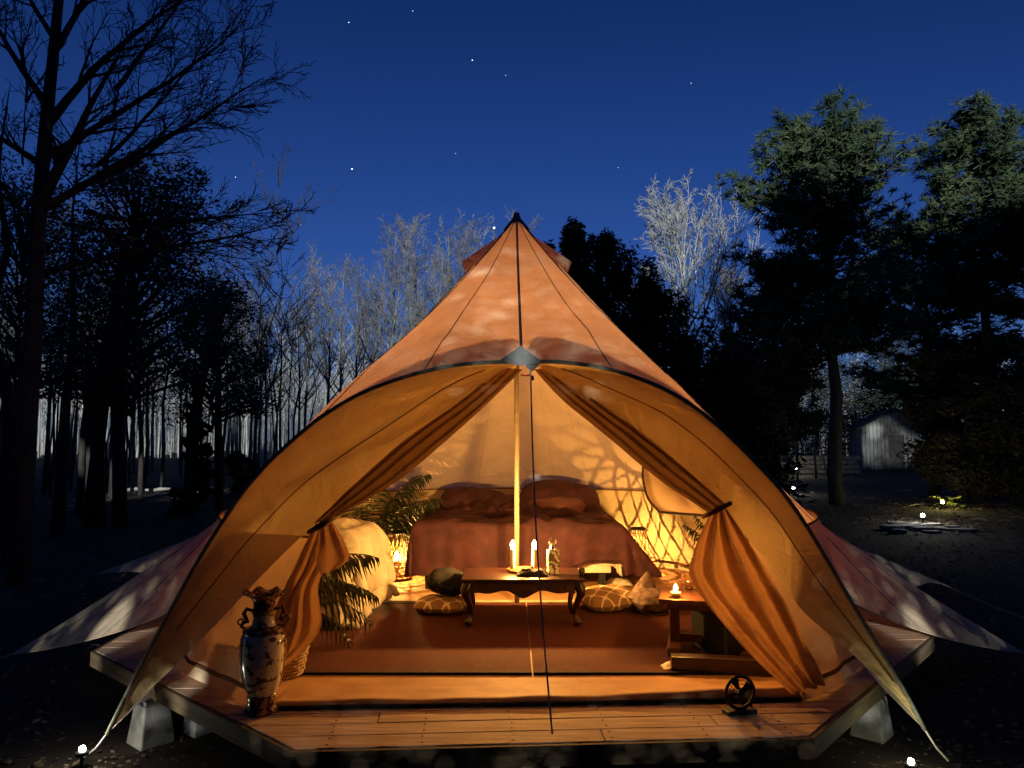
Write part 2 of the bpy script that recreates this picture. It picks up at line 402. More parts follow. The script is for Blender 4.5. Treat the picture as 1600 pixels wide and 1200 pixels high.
def roofcol(ph, r, z):
    a = R(ph); dirv = Vector((math.sin(a), -math.cos(a), 0)); E = Vector((TX, TY, z)) + dirv*r
    zl = APZ + (z-APZ)*(min(ER, r*.86)/r)
    sr = min(ER, r*.86); sz = max(zl, EZ) if r > ER*.98 else zl
    if r < ER*.98: sz = zl
    if abs(ph) > 46.5: sz = EZ + (ER-sr)*.55; sr = min(ER, r*.93); sz = EZ
    S = Vector((TX, TY, sz)) + dirv*sr
    col = []
    seam = abs(math.sin(PI*ph/11.25))
    for j in range(NS+1):
        s = j/NS
        if s <= .8:
            q = s/.8; p = apex.lerp(S, .012+.988*q); sag = .012*nz((a*5, q*3.5, 2), 1)*q+.005*math.sin(ph*2.1+5*nz((a*2,q*2,0),1))*q+.06*math.sin(PI*q)+.012*seam*math.sin(PI*min(q*1.1,1))
            p = p - Vector((0,0,1))*sag
        else: p = S.lerp(E, (s-.8)/.2); p = p - Vector((0,0,1))*.03*math.sin(PI*(s-.8)/.2)*(1 if r > 2.9 else 0)
        col.append(p)
    return col
cols = [roofcol(*e) for e in edge]; cols.append(cols[0])
rows = [[c[j] for c in cols] for j in range(NS+1)]
T(MB().grid(rows).build('roof', 'canvas', tent, smooth=True))
# seams down the roof
def col_at(ph):
    i = min(range(len(edge)), key=lambda k: abs(edge[k][0]-ph)); return roofcol(*edge[i])
for i in range(-16, 16):
    if i == 0: continue
    c = col_at(i*11.25); T(MB().tube([p + Vector((0,0,.004)) for p in c], .0035, 4).build('seam', 'binding', tent))
c = [ (apex.lerp(W(815,560,4.0), .02+.98*i/24)) for i in range(25)]
cc = col_at(0); T(MB().tube([p+Vector((0,-.004,.008)) for p in cc[1:]], .009, 5).build('zip', 'patch', tent))
# edge binding of the roof
eb = [c[-1] for c in cols]
T(MB().tube([interp(ERw, i/70) for i in range(71)], .011, 6).build('edge_binding', 'binding', tent, smooth=True))
T(MB().tube([interp(ELw, i/70) for i in range(71)], .011, 6).build('edge_binding', 'binding', tent, smooth=True))
T(MB().tube([c[-1] for q_, c in sorted(((e[0] % 360), c) for c, e in zip(cols, edge) if abs(e[0]) > 46)], .005, 4).build('edge_binding', 'canvas', tent, smooth=True))
# awning crescents
IL = [(806,574,4.42),(735,620,4.36),(655,684,4.28),(575,750,4.19),(497,815,4.10),(440,868,4.06),(385,925,4.05),(335,978,4.05),(284,1030,4.06),(232,1080,4.07),(190,1122,4.08),(167,1147,4.08)]
IR = [(838,574,4.42),(905,622,4.36),(985,680,4.28),(1055,735,4.19),(1125,792,4.10),(1165,838,4.06),(1205,885,4.05),(1250,950,4.05),(1300,995,4.06),(1352,1040,4.07),(1412,1100,4.08),(1445,1140,4.08)]
ILw = [W(*p) for p in IL]; IRw = [W(*p) for p in IR]
def crescent(Ew, Iw, sd_):
    rows = []
    nI, nJ = 90, 14
    for i in range(nI+1):
        t = i/nI; a, c_ = interp(Ew, t), interp(Iw, t); row = []
        L = (a-c_).length
        for j in range(nJ+1):
            s = j/nJ; p = a.lerp(c_, s)
            bulge = .10*math.sin(PI*s)*min(1, L/.5)
            rip = .018*math.sin((s*2.2+t*3)*5+3*nz((t*3, s*2, sd_), 1))*math.sin(PI*s) + .02*nz((p.x*3, p.y*3+sd_, p.z*3), 1)*math.sin(PI*s)
            row.append(p + Vector((0, .65*(bulge+rip), .5*(bulge+rip))))
        rows.append(row)
    return rows
rl, rr_ = crescent(ELw, ILw, 1), crescent(ERw, IRw, 9)
T(MB().grid(rl).build('awning', 'canvas_in', tent, smooth=True)); T(MB().grid(rr_).build('awning', 'canvas_in', tent, smooth=True))
T(MB().tube([r_[8]+Vector((0,-.003,-.003)) for r_ in rl[6:70]], .003, 4).build('seam', 'curtain', tent))
T(MB().tube([r_[6]+Vector((0,-.003,-.003)) for r_ in rr_[6:80]], .003, 4).build('seam', 'curtain', tent))
# reinforcement patches at the peak
b = MB(); a_, b1, c1, c2 = W(814,540,3.985), W(775,567,3.955), W(850,567,3.955), W(815,571,3.985)
b.add([a_, b1, c2, c1], [(0,1,2),(0,2,3)]); 
T(b.build('peak_patch', 'patch', tent, solid=.006))
b = MB(); b.add([W(818,566,3.98), W(846,567,3.975), W(831,581,3.99), W(822,573,3.985)], [(0,1,2,3)])
T(b.build('peak_patch', 'patch', tent, solid=.006))
# apex cap
b = MB(); b.lathe([(.0,.05),(.022,.045),(.035,.0),(.10,-.085),(.115,-.105)], apex, 16); T(b.build('apex_cap', 'patch', tent, smooth=True))
# vent hoods
for sg in (-1, 1):
    for back in (0, 1):
        rows = []; a0 = sg*(84 if not back else 150); n = 12
        for j in range(11):
            s = j/10; row = []
            for i in range(n+1):
                u = i/n; a = R(a0 + (u-.5)*58); rr2 = .04+.35*s; lift = .085*math.sin(PI*u)**.7*s**.9
                zz = APZ-.05 - rr2*1.02 - .02*s
                row.append(Vector((TX+math.sin(a)*(rr2+lift), TY-math.cos(a)*(rr2+lift), zz+lift*.75)))
            rows.append(row)
        lip = []
        for i in range(n+1):
            u = i/n; a = R(a0+(u-.5)*54); p = rows[-1][i]; lip.append(p + Vector((-math.sin(a)*.03, math.cos(a)*.03, -.075*math.sin(PI*u))))
        rows.append(lip)
        T(MB().grid(rows).build('vent_hood', 'canvas', tent, smooth=True))
# walls
rows = []
n0, n1 = -27.5, 33.0
angs = [n1 + (360+n0-n1)*i/190 for i in range(191)]
for j in range(13):
    t = j/12; row = []
    for i, a in enumerate(angs):
        fr = max(0, 1-min(abs(a-n1), abs(360+n0-a))/26); f2 = max(0, 1-min(abs(a-n1), abs(360+n0-a))/75)**.6; r = (ER-.03+.16*f2)*(1-t) + (BR+.06+.34*f2)*t + .018*math.sin(a*.9+2*t)*math.sin(PI*t)+.02*nz((a*.12, t*3, 0), 1)*(t)
        row.append(Vector((TX+r*math.sin(R(a)), TY-r*math.cos(R(a)), EZ-.015+(DK+.006-EZ+.015)*t)))
    rows.append(row)
T(MB().grid(rows).build('wall', 'wall', tent, smooth=True))
T(MB().tube([r_ for r_ in [rows[11][i]+Vector((0,0,0)) for i in range(191)]], .012, 5).build('wall_hem', 'curtain', tent, smooth=True))
T(MB().tube([rows[0][i] for i in range(191)], .008, 5).build('eave_seam', 'curtain', tent, smooth=True))
# groundsheet with raised sill at the door
gp = []
for i in range(72):
    a = n1 + (360+n0-n1)*i/71; fr = max(0, 1-min(abs(a-n1), abs(360+n0-a))/75)**.6; gp.append((TX+(BR+.04+.34*fr)*math.sin(R(a)), TY-(BR+.04+.34*fr)*math.cos(R(a))))
T(MB().prism(gp, DK, DK+.006).build('groundsheet', 'floor_sheet', tent))
SL, SR = Vector((gp[-1][0], gp[-1][1], DK)), Vector((gp[0][0], gp[0][1], DK))
rows = []
for i in range(81):
    t = i/80; p = SL.lerp(SR, t); row = []
    hgt = .028+.012*nz((t*9, 2, 0), 1)+ .09*max(0, t-.55)**1.2
    for dy, zf in ((.30,.004+.0),(.18,.010+.006*nz((t*14,1,0),1)),(.08,.5*hgt),(.03,hgt),(.0,hgt*.9),(-.012,hgt*.3),(-.014,.004)):
        row.append(p + Vector((0, dy*(1+.15*nz((t*6,dy*8,1),1)), zf+.007)))
    rows.append(row)
T(MB().grid(rows).build('door_sill', 'floor_sheet', tent, smooth=True))
T(MB().tube([SL.lerp(SR, i/40)+Vector((0,-.018,.012)) for i in range(41)], .011, 6).build('sill_cord', 'dark', tent, smooth=True))
# centre pole
T(MB().tube([(TX,TY,DK+.007),(TX,TY,APZ-.07)], .021, 12).build('centre_pole', 'pole', tent, smooth=True))
# door curtains, rolled and tied back
def wl(L): return [W(*p) for p in L]
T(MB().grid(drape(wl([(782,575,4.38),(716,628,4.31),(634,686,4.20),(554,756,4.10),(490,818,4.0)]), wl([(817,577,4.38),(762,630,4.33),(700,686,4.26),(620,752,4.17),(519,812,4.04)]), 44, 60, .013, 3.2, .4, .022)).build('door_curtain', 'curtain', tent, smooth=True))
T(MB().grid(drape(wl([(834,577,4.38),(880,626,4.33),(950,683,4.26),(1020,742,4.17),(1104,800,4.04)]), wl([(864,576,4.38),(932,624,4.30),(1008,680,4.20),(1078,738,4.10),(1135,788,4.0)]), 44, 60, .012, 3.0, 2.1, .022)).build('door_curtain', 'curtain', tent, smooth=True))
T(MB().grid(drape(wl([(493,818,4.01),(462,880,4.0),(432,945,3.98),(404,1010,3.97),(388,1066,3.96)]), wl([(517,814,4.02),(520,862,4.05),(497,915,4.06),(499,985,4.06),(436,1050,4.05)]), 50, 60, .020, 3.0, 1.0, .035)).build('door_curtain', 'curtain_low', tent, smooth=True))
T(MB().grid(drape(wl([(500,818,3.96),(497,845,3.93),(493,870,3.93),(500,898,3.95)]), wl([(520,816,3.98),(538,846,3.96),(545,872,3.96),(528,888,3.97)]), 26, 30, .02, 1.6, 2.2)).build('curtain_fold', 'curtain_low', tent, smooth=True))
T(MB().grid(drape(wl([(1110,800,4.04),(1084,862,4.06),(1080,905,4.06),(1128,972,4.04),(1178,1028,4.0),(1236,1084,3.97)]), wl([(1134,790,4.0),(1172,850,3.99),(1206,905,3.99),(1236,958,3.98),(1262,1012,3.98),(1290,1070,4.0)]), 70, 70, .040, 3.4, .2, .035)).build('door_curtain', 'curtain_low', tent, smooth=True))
for p, q in (((482,832,3.96),(524,808,3.98)), ((1098,808,3.99),(1142,786,3.95))):
    b = MB(); b.tube([W(*p), W((p[0]+q[0])/2,(p[1]+q[1])/2,p[2]-.07), W(*q)], [.012,.018,.012], 6); T(b.build('curtain_tie', 'curtain', tent, smooth=True))
# hanging window flap on the right
wf = drape(wl([(1005,722,4.42),(1006,752,4.5),(1014,780,4.5),(1032,800,4.46)]), wl([(1012,720,4.40),(1050,758,4.36),(1085,790,4.3),(1104,806,4.24)]), 20, 20, .01, 1.2)
T(MB().grid(wf).build('window_flap', 'mesh', tent, smooth=True))
T(MB().tube([r_[0] for r_ in wf]+wf[-1][1:], .008, 5).build('window_piping', 'binding', tent, smooth=True))
# front guy rope from the peak down to the deck edge
pk = W(829,577,3.99); ft = W(863,1147,3.47)
gr = MB().tube([pk.lerp(ft, i/20)+Vector((-.02*math.sin(PI*i/20),0,-.0)) for i in range(21)], .0048, 6).build('guy_rope', 'rope', smooth=True)
tag(gr, 'dark guy rope hanging from the awning peak to the deck front edge', 'rope')
kn = MB().tube([pk+Vector((0,0,-.03)), pk+Vector((-.03,-.01,-.035)), pk+Vector((-.055,-.01,-.03))], .005, 5).build('knot', 'red', gr)
b = MB(); b.tube([pk+Vector((.006,0,-.035)), pk+Vector((.008,0,-.06))], .012, 6).build('toggle', 'dark', gr)
T_ = [(ELw[-1], F(132,1192,0), 'short guy line from the left awning tip to its stake by the ground light'), (ERw[-1], F(1482,1198,0), 'short guy line from the right awning tip to its stake'),
      (tips[0][0], F(1700,1068,0), 'guy line from the near right roof tip'), (tips[6][0], F(-60,1050,0), 'guy line from the near left roof tip'),
      (tips[5][0], W(60,935,8.1), 'guy line from the far left roof tip'), (tips[1][0], W(1620,985,7.0), 'pale guy line staked out from the far right roof tip')]
for i, (a, e, lb) in enumerate(T_):
    e = Vector((e.x, e.y, gz(e.x, e.y)+.03))
    o = MB().tube([a, a.lerp(e, .5)-Vector((0,0,.015)), e], .005 if i > 1 else .006, 5).build('guy_line', 'sheet' if i in (1,5) else 'rope'); tag(o, lb, 'rope', 'guy lines of the tent')
    dirh = (e-a); dirh.z = 0; dirh.normalize()
    s_ = MB().tube([e+dirh*.06-Vector((0,0,.12)), e-dirh*.0+Vector((0,0,.05))], [.004,.007], 6).build('stake', 'steel', o)

# ================================================================== INSIDE THE TENT
FZ = DK+.008
# rugs
for nm, x0, x1, lb in (('rug', -1.42, .115, 'dark red woven rug on the left of the seam'), ('rug', .125, 1.62, 'dark red woven rug on the right of the seam')):
    b = MB(); b.box(((x0+x1)/2, (4.43+6.28)/2, FZ+.005), (x1-x0, 6.28-4.43, .010), .0)
    o = b.build('rug', 'rug', bevel=.003); tag(o, lb, 'rug', 'woven rugs on the tent floor')
    bb = MB(); 
    for yy in (4.425, 6.285): bb.box(((x0+x1)/2, yy, FZ+.007), (x1-x0, .02, .014))
    bb.build('bound_edge', 'dark' , o)
b = MB().box((.0, 6.40, FZ+.003), (2.9, .035, .006)); tag(b.build('floor_strip', 'cream'), 'pale narrow strip lying along the far edge of the rugs', 'strip')
# bed
bx, by, bhx, bhy = .03, 7.60, .93, .80
bed = empty('bed', (bx, by, FZ), 0, 'wide low bed with burgundy duvet and pillows against the back wall', 'bed')
MB().box((0,0,.20), (1.76,1.42,.10)).build('bed_base', 'sheet', bed, bevel=.01)
MB().box((0,0,.40), (1.76,1.42,.26)).build('mattress', 'sheet', bed, bevel=.06)
for sx in (-1,1):
    for sy in (-1,1): MB().box((sx*.80,sy*.64,.075), (.06,.06,.15)).build('leg', 'black', bed)
def cloth_over(cx, cy, hx, hy, zt, ov, flare, name, m, parent, seedv, wr=.03, nx=90, ny=80, zmin=.01, hem=None, quilt=None, thick=.03, edge_r=.06):
    """a cover laid over a block: ov = overhang (-x,+x,-y,+y)"""
    rows = []
    for j in range(ny+1):
        tv = -hy-ov[2] + (2*hy+ov[2]+ov[3])*j/ny; row = []
        for i in range(nx+1):
            su = -hx-ov[0] + (2*hx+ov[0]+ov[1])*i/nx
            ex = max(0, abs(su)-hx); ey = max(0, abs(tv)-hy); sx = 1 if su > 0 else -1; sy = 1 if tv > 0 else -1
            drop = math.hypot(ex, ey) if (ex > 0 and ey > 0) else max(ex, ey)
            fx = flare[1] if sx > 0 else flare[0]; fy = flare[2]
            x = max(-hx, min(hx, su)) + sx*(min(ex,edge_r)*.6+ex*fx); y = max(-hy, min(hy, tv)) + sy*(min(ey,edge_r)*.6+ey*fy)
            kx = math.sqrt(max(0,1-fx*fx)); k_ = .99 if ey >= ex else kx
            z = zt - max(0, drop-edge_r*.5)*k_
            w1 = nz((su*2.1, tv*2.1, seedv), 1); w2 = nz((su*5.5+w1, tv*5.5, seedv+5), 1); w3 = nz((su*13, tv*13, seedv+9), 1)
            if drop > .02:      # hanging folds run downward
                q = su if ey >= ex else tv
                f_ = math.sin(q*15+2.5*nz((q*2,seedv,0),1))*.6+math.sin(q*31+3*nz((q*3,seedv+2,0),1))*.3
                a_ = min(1, drop/.3)*(.028 if not quilt else .006)
                if ey >= ex: y += sy*f_*a_
                else: x += sx*f_*a_
                z += .006*w3
            else: z += wr*w1*1.3 + wr*.8*w2 + wr*.25*w3
            if quilt:
                qs = abs(math.sin(su*PI/quilt)), abs(math.sin(tv*PI/quilt)); pf = .060*min(qs)**.45
                if drop <= .02: z += pf
                elif ey >= ex: y += sy*pf
                else: x += sx*pf
            z = max(zmin, z)
            if hem: z = max(z, hem(su, tv))
            row.append((cx+x, cy+y, z))
        rows.append(row)
    return MB().grid(rows).build(name, m, parent, smooth=True, solid=thick)
cloth_over(0, 0, .90, .72, .60, (.46,.60,.50,-.25), (.10,.62,.04), 'duvet', 'duvet', bed, 3.3, wr=.055, hem=lambda s, t: .14+ (.12*max(0,min(1,(s-.35)/.3)) if (t < -.72 and s < .96) else 0))
cloth_over(-.03, .02, .87, .70, .55, (.40,.35,.36,-.1), (.05,.3,.02), 'sheet', 'sheet', bed, 8.1, wr=.01, hem=lambda s, t: .14)
def puff(w_, d_, h_, n=20, ex=.55, sd=0):
    """a stuffed pillow"""
    b = MB()
    for sgn in (1, -1):
        rows = []
        for j in range(n+1):
            row = []
            for i in range(n+1):
                u, v = -1+2*i/n, -1+2*j/n
                e = max(0, (1-abs(u)**2.6)*(1-abs(v)**2.6))**ex
                pin = 1-.07*(1-abs(abs(u)))*0
                x = u*w_/2*math.sqrt(1-.26*v*v)*1.03; y = v*d_/2*math.sqrt(1-.26*u*u)*1.03
                row.append((x, y, sgn*h_/2*e*(1+.25*nz((u*1.7, v*1.7, sd), 1))))
            rows.append(row if sgn > 0 else row[::-1])
        b.grid(rows)
    return b
o = puff(.76,.48,.28, sd=1, ex=.75).build('pillow', 'duvet', bed, smooth=True); o.location = (-.42,.46,.68); o.rotation_euler = (.55,.08,.1)
o = puff(.60,.5,.20, sd=5).build('pillow', 'duvet', bed, smooth=True); o.location = (-.10,.32,.66); o.rotation_euler = (.25,.0,-.1)
o = puff(.84,.52,.30, sd=2, ex=.6).build('pillow', 'duvet', bed, smooth=True); o.location = (.48,.44,.72); o.rotation_euler = (.66,.04,-.05)
o = puff(.62,.34,.14, sd=3).build('pillow', 'duvet2', bed, smooth=True); o.location = (.42,.24,.68); o.rotation_euler = (.35,.0,-.12)
# crumpled throw along the top
b = MB(); rows = []
for j in range(15):
    rows.append([(-.85+1.6*i/50, -.12+.42*j/14, .585+(math.sin(PI*j/14)*math.sin(PI*i/50))**.4*(.06+.075*abs(nz((i*.23, j*.35, 4), 1))*2+.03*nz((i*.6,j*.6,1),1))) for i in range(51)])
b.grid(rows).build('blanket', 'duvet', bed, smooth=True, solid=.012)

# coffee table
tb = empty('coffee_table', (.078, 5.70, FZ+.012), R(1), 'low carved dark mahogany coffee table with curved legs on the rugs', 'coffee table')
tw, td, th = .90, .50, .345
b = MB().box((0,0,th-.011), (tw,td,.022)); b.build('table_top', 'mahog', tb, bevel=.008)
MB().box((0,0,th-.0285), (tw-.035,td-.035,.012)).build('moulding', 'mahog', tb, bevel=.004)
def apron(L, n=48):
    top = []; bot = []
    for i in range(n+1):
        u = -1+2*i/n; dp = .062+.030*math.exp(-(u/.22)**2)+.014*math.cos(u*9*1.0)*(1-.3*abs(u)) + .02*max(0,abs(u)-.85)/.15
        top.append((u*L/2, th-.035)); bot.append((u*L/2, th-.035-dp))
    return top, bot
def apron_mesh(L, along, off):
    top, bot = apron(L); b = MB(); rows = []
    for dd in (-.009, .009):
        pass
    vs = []; n = len(top)
    for dd in (-.009,.009):
        for (x, z) in top: vs.append((x, off+dd, z) if along == 'x' else (off+dd, x, z))
        for (x, z) in bot: vs.append((x, off+dd, z) if along == 'x' else (off+dd, x, z))
    fs = []
    for i in range(n-1):
        fs += [(i, i+1, n+i+1, n+i), (2*n+i+1, 2*n+i, 3*n+i, 3*n+i+1), (n+i, n+i+1, 3*n+i+1, 3*n+i)]
    return b.add(vs, fs)
for sg in (-1,1):
    ap = apron_mesh(tw-.14, 'x', sg*(td/2-.035)).build('apron', 'mahog', tb)
    apron_mesh(td-.14, 'y', sg*(tw/2-.035)).build('apron', 'mahog', tb)
    b = MB()
    for k_ in range(-5, 6):      # carved scrolls
        cx_ = k_*.062; pts = [(cx_+.018*math.cos(t*.9)*(1-t/9), sg*(td/2-.035)+sg*.010, th-.075+(-.02 if abs(k_)<2 else 0)+.014*math.sin(t*.9)*(1-t/9)) for t in range(9)]
        b.tube(pts, .0035, 5)
    b.build('carving', 'mahog', tb, smooth=True)
for sx in (-1,1):
    for sy in (-1,1):
        b = MB(); pts = []; rad = []
        for i in range(15):
            t = i/14; z = (th-.035)*(1-t)+.012
            o_ = .018*math.sin(t*PI*1.05)+ (-.012 if t>.5 else 0)*math.sin((t-.5)*2*PI)+.022*max(0,t-.85)/.15
            o_ = .026*math.sin(min(t/.35,1)*PI/2) - .052*math.sin(max(0,min((t-.25)/.6,1))*PI/2) + .034*max(0,(t-.8)/.2)
            pts.append((sx*(tw/2-.05+o_), sy*(td/2-.05+o_), z)); rad.append(.036-.020*min(1,t/.8)+ (.012 if t>.9 else 0) + (.006*math.sin(t*PI/.35) if t < .35 else 0))
        b.tube(pts, rad, 8).build('leg', 'mahog', tb, smooth=True)
TT = FZ+.012+th
# tray, candles
def candle(px, d, lb):
    p = W(px, 876, d); p.z = TT+.018
    c_ = empty('candle', (p.x, p.y, p.z), 0, lb, 'candle', 'pair of lit candles on the coffee table')
    MB().lathe([(0,0),(.021,0),(.021,.150),(.018,.158),(.006,.155),(0,.155)], n=16).build('wax', 'candle', c_, smooth=False)
    MB().lathe([(.0215,.012),(.0215,.05)], n=16).build('paper_band', 'label', c_, smooth=True)
    MB().lathe([(0,0),(.014,.006),(.020,.022),(.017,.040),(.007,.056),(0,.066)], (0,0,.158), 10).build('flame', glow('flame', (1,.66,.28), 14), c_, smooth=True)
    light('candle_light', (0,0,.19), 100, WARM, .02, c_)
candle(801, 5.78, 'lit cream pillar candle left of the tent pole'); candle(835, 5.78, 'lit cream pillar candle right of the tent pole')
p = W(818, 880, 5.78)
tr = MB().lathe([(0,0),(.10,0),(.128,.016),(.125,.018),(.098,.006),(0,.006)], (p.x, p.y, TT+.001), 28).build('candle_tray', mat('red_dish', (.45,.07,.03), .3, (.55,.16,.06), 12), smooth=True)
tag(tr, 'shallow orange red dish under the two candles', 'dish')
# dark folded cloth in front of the dish
b = MB(); rows = []
for j in range(15):
    rows.append([(-.115+.23*i/20+.01*nz((i*.3,j*.4,1),1), -.05+.10*j/14, .045*math.sin(PI*i/20)**.5*math.sin(PI*j/14)**.5*(1+.6*nz((i*.35,j*.5,7),1))) for i in range(21)])
o = b.grid(rows).build('folded_cloth', 'dark', smooth=True, solid=.006); o.location = (.15, 5.60, TT+.005); tag(o, 'crumpled dark cloth lying before the candles on the table', 'cloth')
# patterned bottle
def leafmat():
    m = bpy.data.materials.new('leaf_print'); m.use_nodes = True; n = m.node_tree.nodes; l = m.node_tree.links; b_ = n['Principled BSDF']; b_.inputs['Roughness'].default_value = .4
    tc = n.new('ShaderNodeTexCoord'); wv = n.new('ShaderNodeTexWave'); wv.inputs['Scale'].default_value = 9; wv.inputs['Distortion'].default_value = 9; wv.inputs['Detail Scale'].default_value = 2.0; wv.bands_direction = 'DIAGONAL'
    r = n.new('ShaderNodeValToRGB'); r.color_ramp.elements[0].position = .42; r.color_ramp.elements[1].position = .55
    r.color_ramp.elements[0].color = (.10,.055,.03,1); r.color_ramp.elements[1].color = (.62,.55,.42,1)
    l.new(tc.outputs['Object'], wv.inputs['Vector']); l.new(wv.outputs['Fac'], r.inputs[0]); l.new(r.outputs[0], b_.inputs['Base Color']); return m
M['leafprint'] = leafmat()
bt = empty('bottle', (W(864,890,5.68).x, 5.66, TT), .2, 'square cream bottle with dark leaf print and wire clip beside the candles', 'bottle')
MB().box((0,0,.092), (.088,.07,.184)).build('body', 'leafprint', bt, bevel=.012)
MB().lathe([(.024,.184),(.024,.2),(.017,.212),(.017,.232),(0,.232)], n=14).build('neck', 'steel', bt, smooth=True)
MB().tube([(-.018,0,.2),(-.03,0,.235),(-.016,0,.272),(.0,0,.255),(.016,0,.272),(.03,0,.235),(.018,0,.2)], .003, 5).build('wire_clip', 'black', bt, smooth=True)
o = MB().lathe([(0,0),(.022,.002),(.028,.02),(.026,.045),(.02,.05),(0,.05)], (.52, 5.64, TT), 14).build('small_pot', M['red'] if False else 'mahog', smooth=True); tag(o, 'tiny dark lidded pot behind the leaf print bottle', 'pot')

# wicker lanterns
def lantern(loc, lb, H=.47, Rm=.175, e=150):
    t = empty('wicker_lantern', loc, 0, lb, 'lantern', 'woven wicker lanterns beside the bed')
    def rad(s): return Rm*(.60+.40*math.sin(PI*min(1,(s*1.0+.22)/1.0)*.9)) if s < .35 else Rm*(.985-.62*((s-.35)/.65)**1.1)
    n = 18; b = MB()
    for k_ in range(n):
        for sg in (-1, 1):
            b.tube([(rad(i/16)*math.cos(2*PI*k_/n+sg*1.5*i/16), rad(i/16)*math.sin(2*PI*k_/n+sg*1.5*i/16), .02+H*.93*i/16) for i in range(17)],   .0038, 4, cap=False)
    b.build('lattice', 'wicker', t, smooth=True)
    b = MB()
    for s in (.0,.09,.18,.27,.36):
        b.tube([(rad(s)*math.cos(2*PI*i/24), rad(s)*math.sin(2*PI*i/24), .02+H*.93*s) for i in range(24)], .005, 5, closed=True)
    b.build('hoops', 'wicker', t, smooth=True)
    MB().tube([(rad(1)*math.cos(2*PI*i/20), rad(1)*math.sin(2*PI*i/20), H*.97) for i in range(20)], .014, 6, closed=True).build('rim', 'black', t, smooth=True)
    MB().lathe([(0,.008),(rad(0),.008),(rad(0),.026),(0,.026)], n=20).build('base', 'wicker', t)
    MB().lathe([(0,.03),(.03,.03),(.03,.185),(0,.185)], n=12).build('candle', 'candle', t)
    MB().lathe([(0,.19),(.016,.20),(.026,.225),(.018,.25),(0,.275)], n=10).build('flame', glow('lantern_flame', (1,.70,.32), 16), t, smooth=True)
    light('lantern_light', (0,0,.235), e, WARM, .006, t)
    return t
pL = F(626, 877); pR = F(990, 866)
lantern((-1.14, 7.42, FZ), 'glowing round wicker lantern on the floor left of the bed', e=85)
lantern((1.30, 7.72, FZ), 'glowing wicker lantern on the floor right of the bed')

# palms
def palm(name, loc, nfr, lmin, lmax, lb, seedv, dirs=None, cat='plant', pot=True):
    rn = random.Random(seedv); t = empty(name, loc, 0, lb, cat)
    if pot:
        MB().lathe([(0,0),(.12,0),(.155,.24),(.165,.27),(.145,.27),(.14,.24),(0,.235)], n=20).build('pot', 'soil', t, smooth=True)
    for k_ in range(nfr):
        az, el, L = (dirs[k_] if dirs else (rn.uniform(0, 6.28), rn.uniform(.7, 1.35), rn.uniform(lmin, lmax)))
        b = MB(); d = Vector((math.cos(az)*math.cos(el), math.sin(az)*math.cos(el), math.sin(el))); p = Vector((rn.uniform(-.04,.04), rn.uniform(-.04,.04), .22 if pot else 0)); pts = [p.copy()]
        ns = 16
        for i in range(ns):
            d.z -= .055+.03*i/ns*2.2; d.normalize(); p = p + d*L/ns; pts.append(p.copy())
        b.tube(pts, [.006*(1-.8*i/ns) for i in range(ns+1)], 4)
        for i in range(3, ns+1):
            for h in ((0,) if L < .8 else (0, .5)):
                if i == ns and h: continue
                q = pts[i].lerp(pts[min(i+1,ns)], h); tg = (pts[min(i+1,ns)]-pts[i-1]).normalized(); sd_ = tg.cross(Vector((0,0,1)))
                if sd_.length < .05: sd_ = Vector((math.sin(az), -math.cos(az), 0))
                sd_.normalize(); ll = (.27*math.sin(PI*min(1,(i-2)/(ns-1)*.85+.12)))*(.8+.4*rn.random())*min(1.3, L)
                for s_ in (-1, 1):
                    dv = (sd_*s_*.8 + tg*.65 + Vector((0,0,-.55+rn.uniform(-.2,.15)))).normalized(); wv_ = tg*.0105
                    m_ = q+dv*ll*.5+Vector((0,0,.01)); e_ = q+dv*ll+Vector((0,0,-.085*ll/.2))
                    b.add([q-wv_*.6, m_-wv_, e_, m_+wv_, q+wv_*.6], [(0,1,2,3,4)])
        b.build('frond', 'palm', t)
    return t
def dr(dx, dz, L, dy=0): 
    return (math.atan2(dy, dx), math.atan2(dz, math.hypot(dx, dy)), L)
palm('palm_plant', (-1.50, 7.72, FZ), 13, .7, 1.1, 'potted palm with arching fronds behind the left lantern', 4,
     [dr(.55,1,1.0,.1), dr(.75,1,1.12,.2), dr(.45,1,.95,-.3), dr(1,.9,.95,.0), dr(.25,1,.98,.2), dr(.15,1,.95,-.3), dr(.9,.65,.85,-.3), dr(.2,1,.85,-.6), dr(.7,.9,.9,.5), dr(.0,1,.9,-.5), dr(.35,1,1.05,0), dr(1,.55,.72,.1), dr(.6,.8,.8,-.5), dr(.1,1,1.0,.1), dr(.85,.8,.9,.25)])
palm('low_palm', (-1.64, 5.10, FZ), 5, .5, .7, 'dark palm fronds hanging beside the cream comforter near the left curtain', 9,
     [dr(1,.9,.80,-.1), dr(1,.6,.74,-.2), dr(.9,1.3,.85,.0), dr(1,.4,.70,-.3), dr(.7,1,.7,-.4), dr(-.3,1,.6,0), dr(.8,1.1,.8,-.1), dr(1,.8,.85,.1)])
palm('spiky_plant', (1.82, 6.55, FZ), 5, .5, .7, 'dark spiky plant half hidden behind the right curtain', 12,
     [dr(-.2,1,.55,0), dr(-.08,1,.6,0), dr(-.35,1,.52,0), dr(.1,1,.6,0), dr(.3,1,.6,0), dr(-.65,.9,.55,.1)])

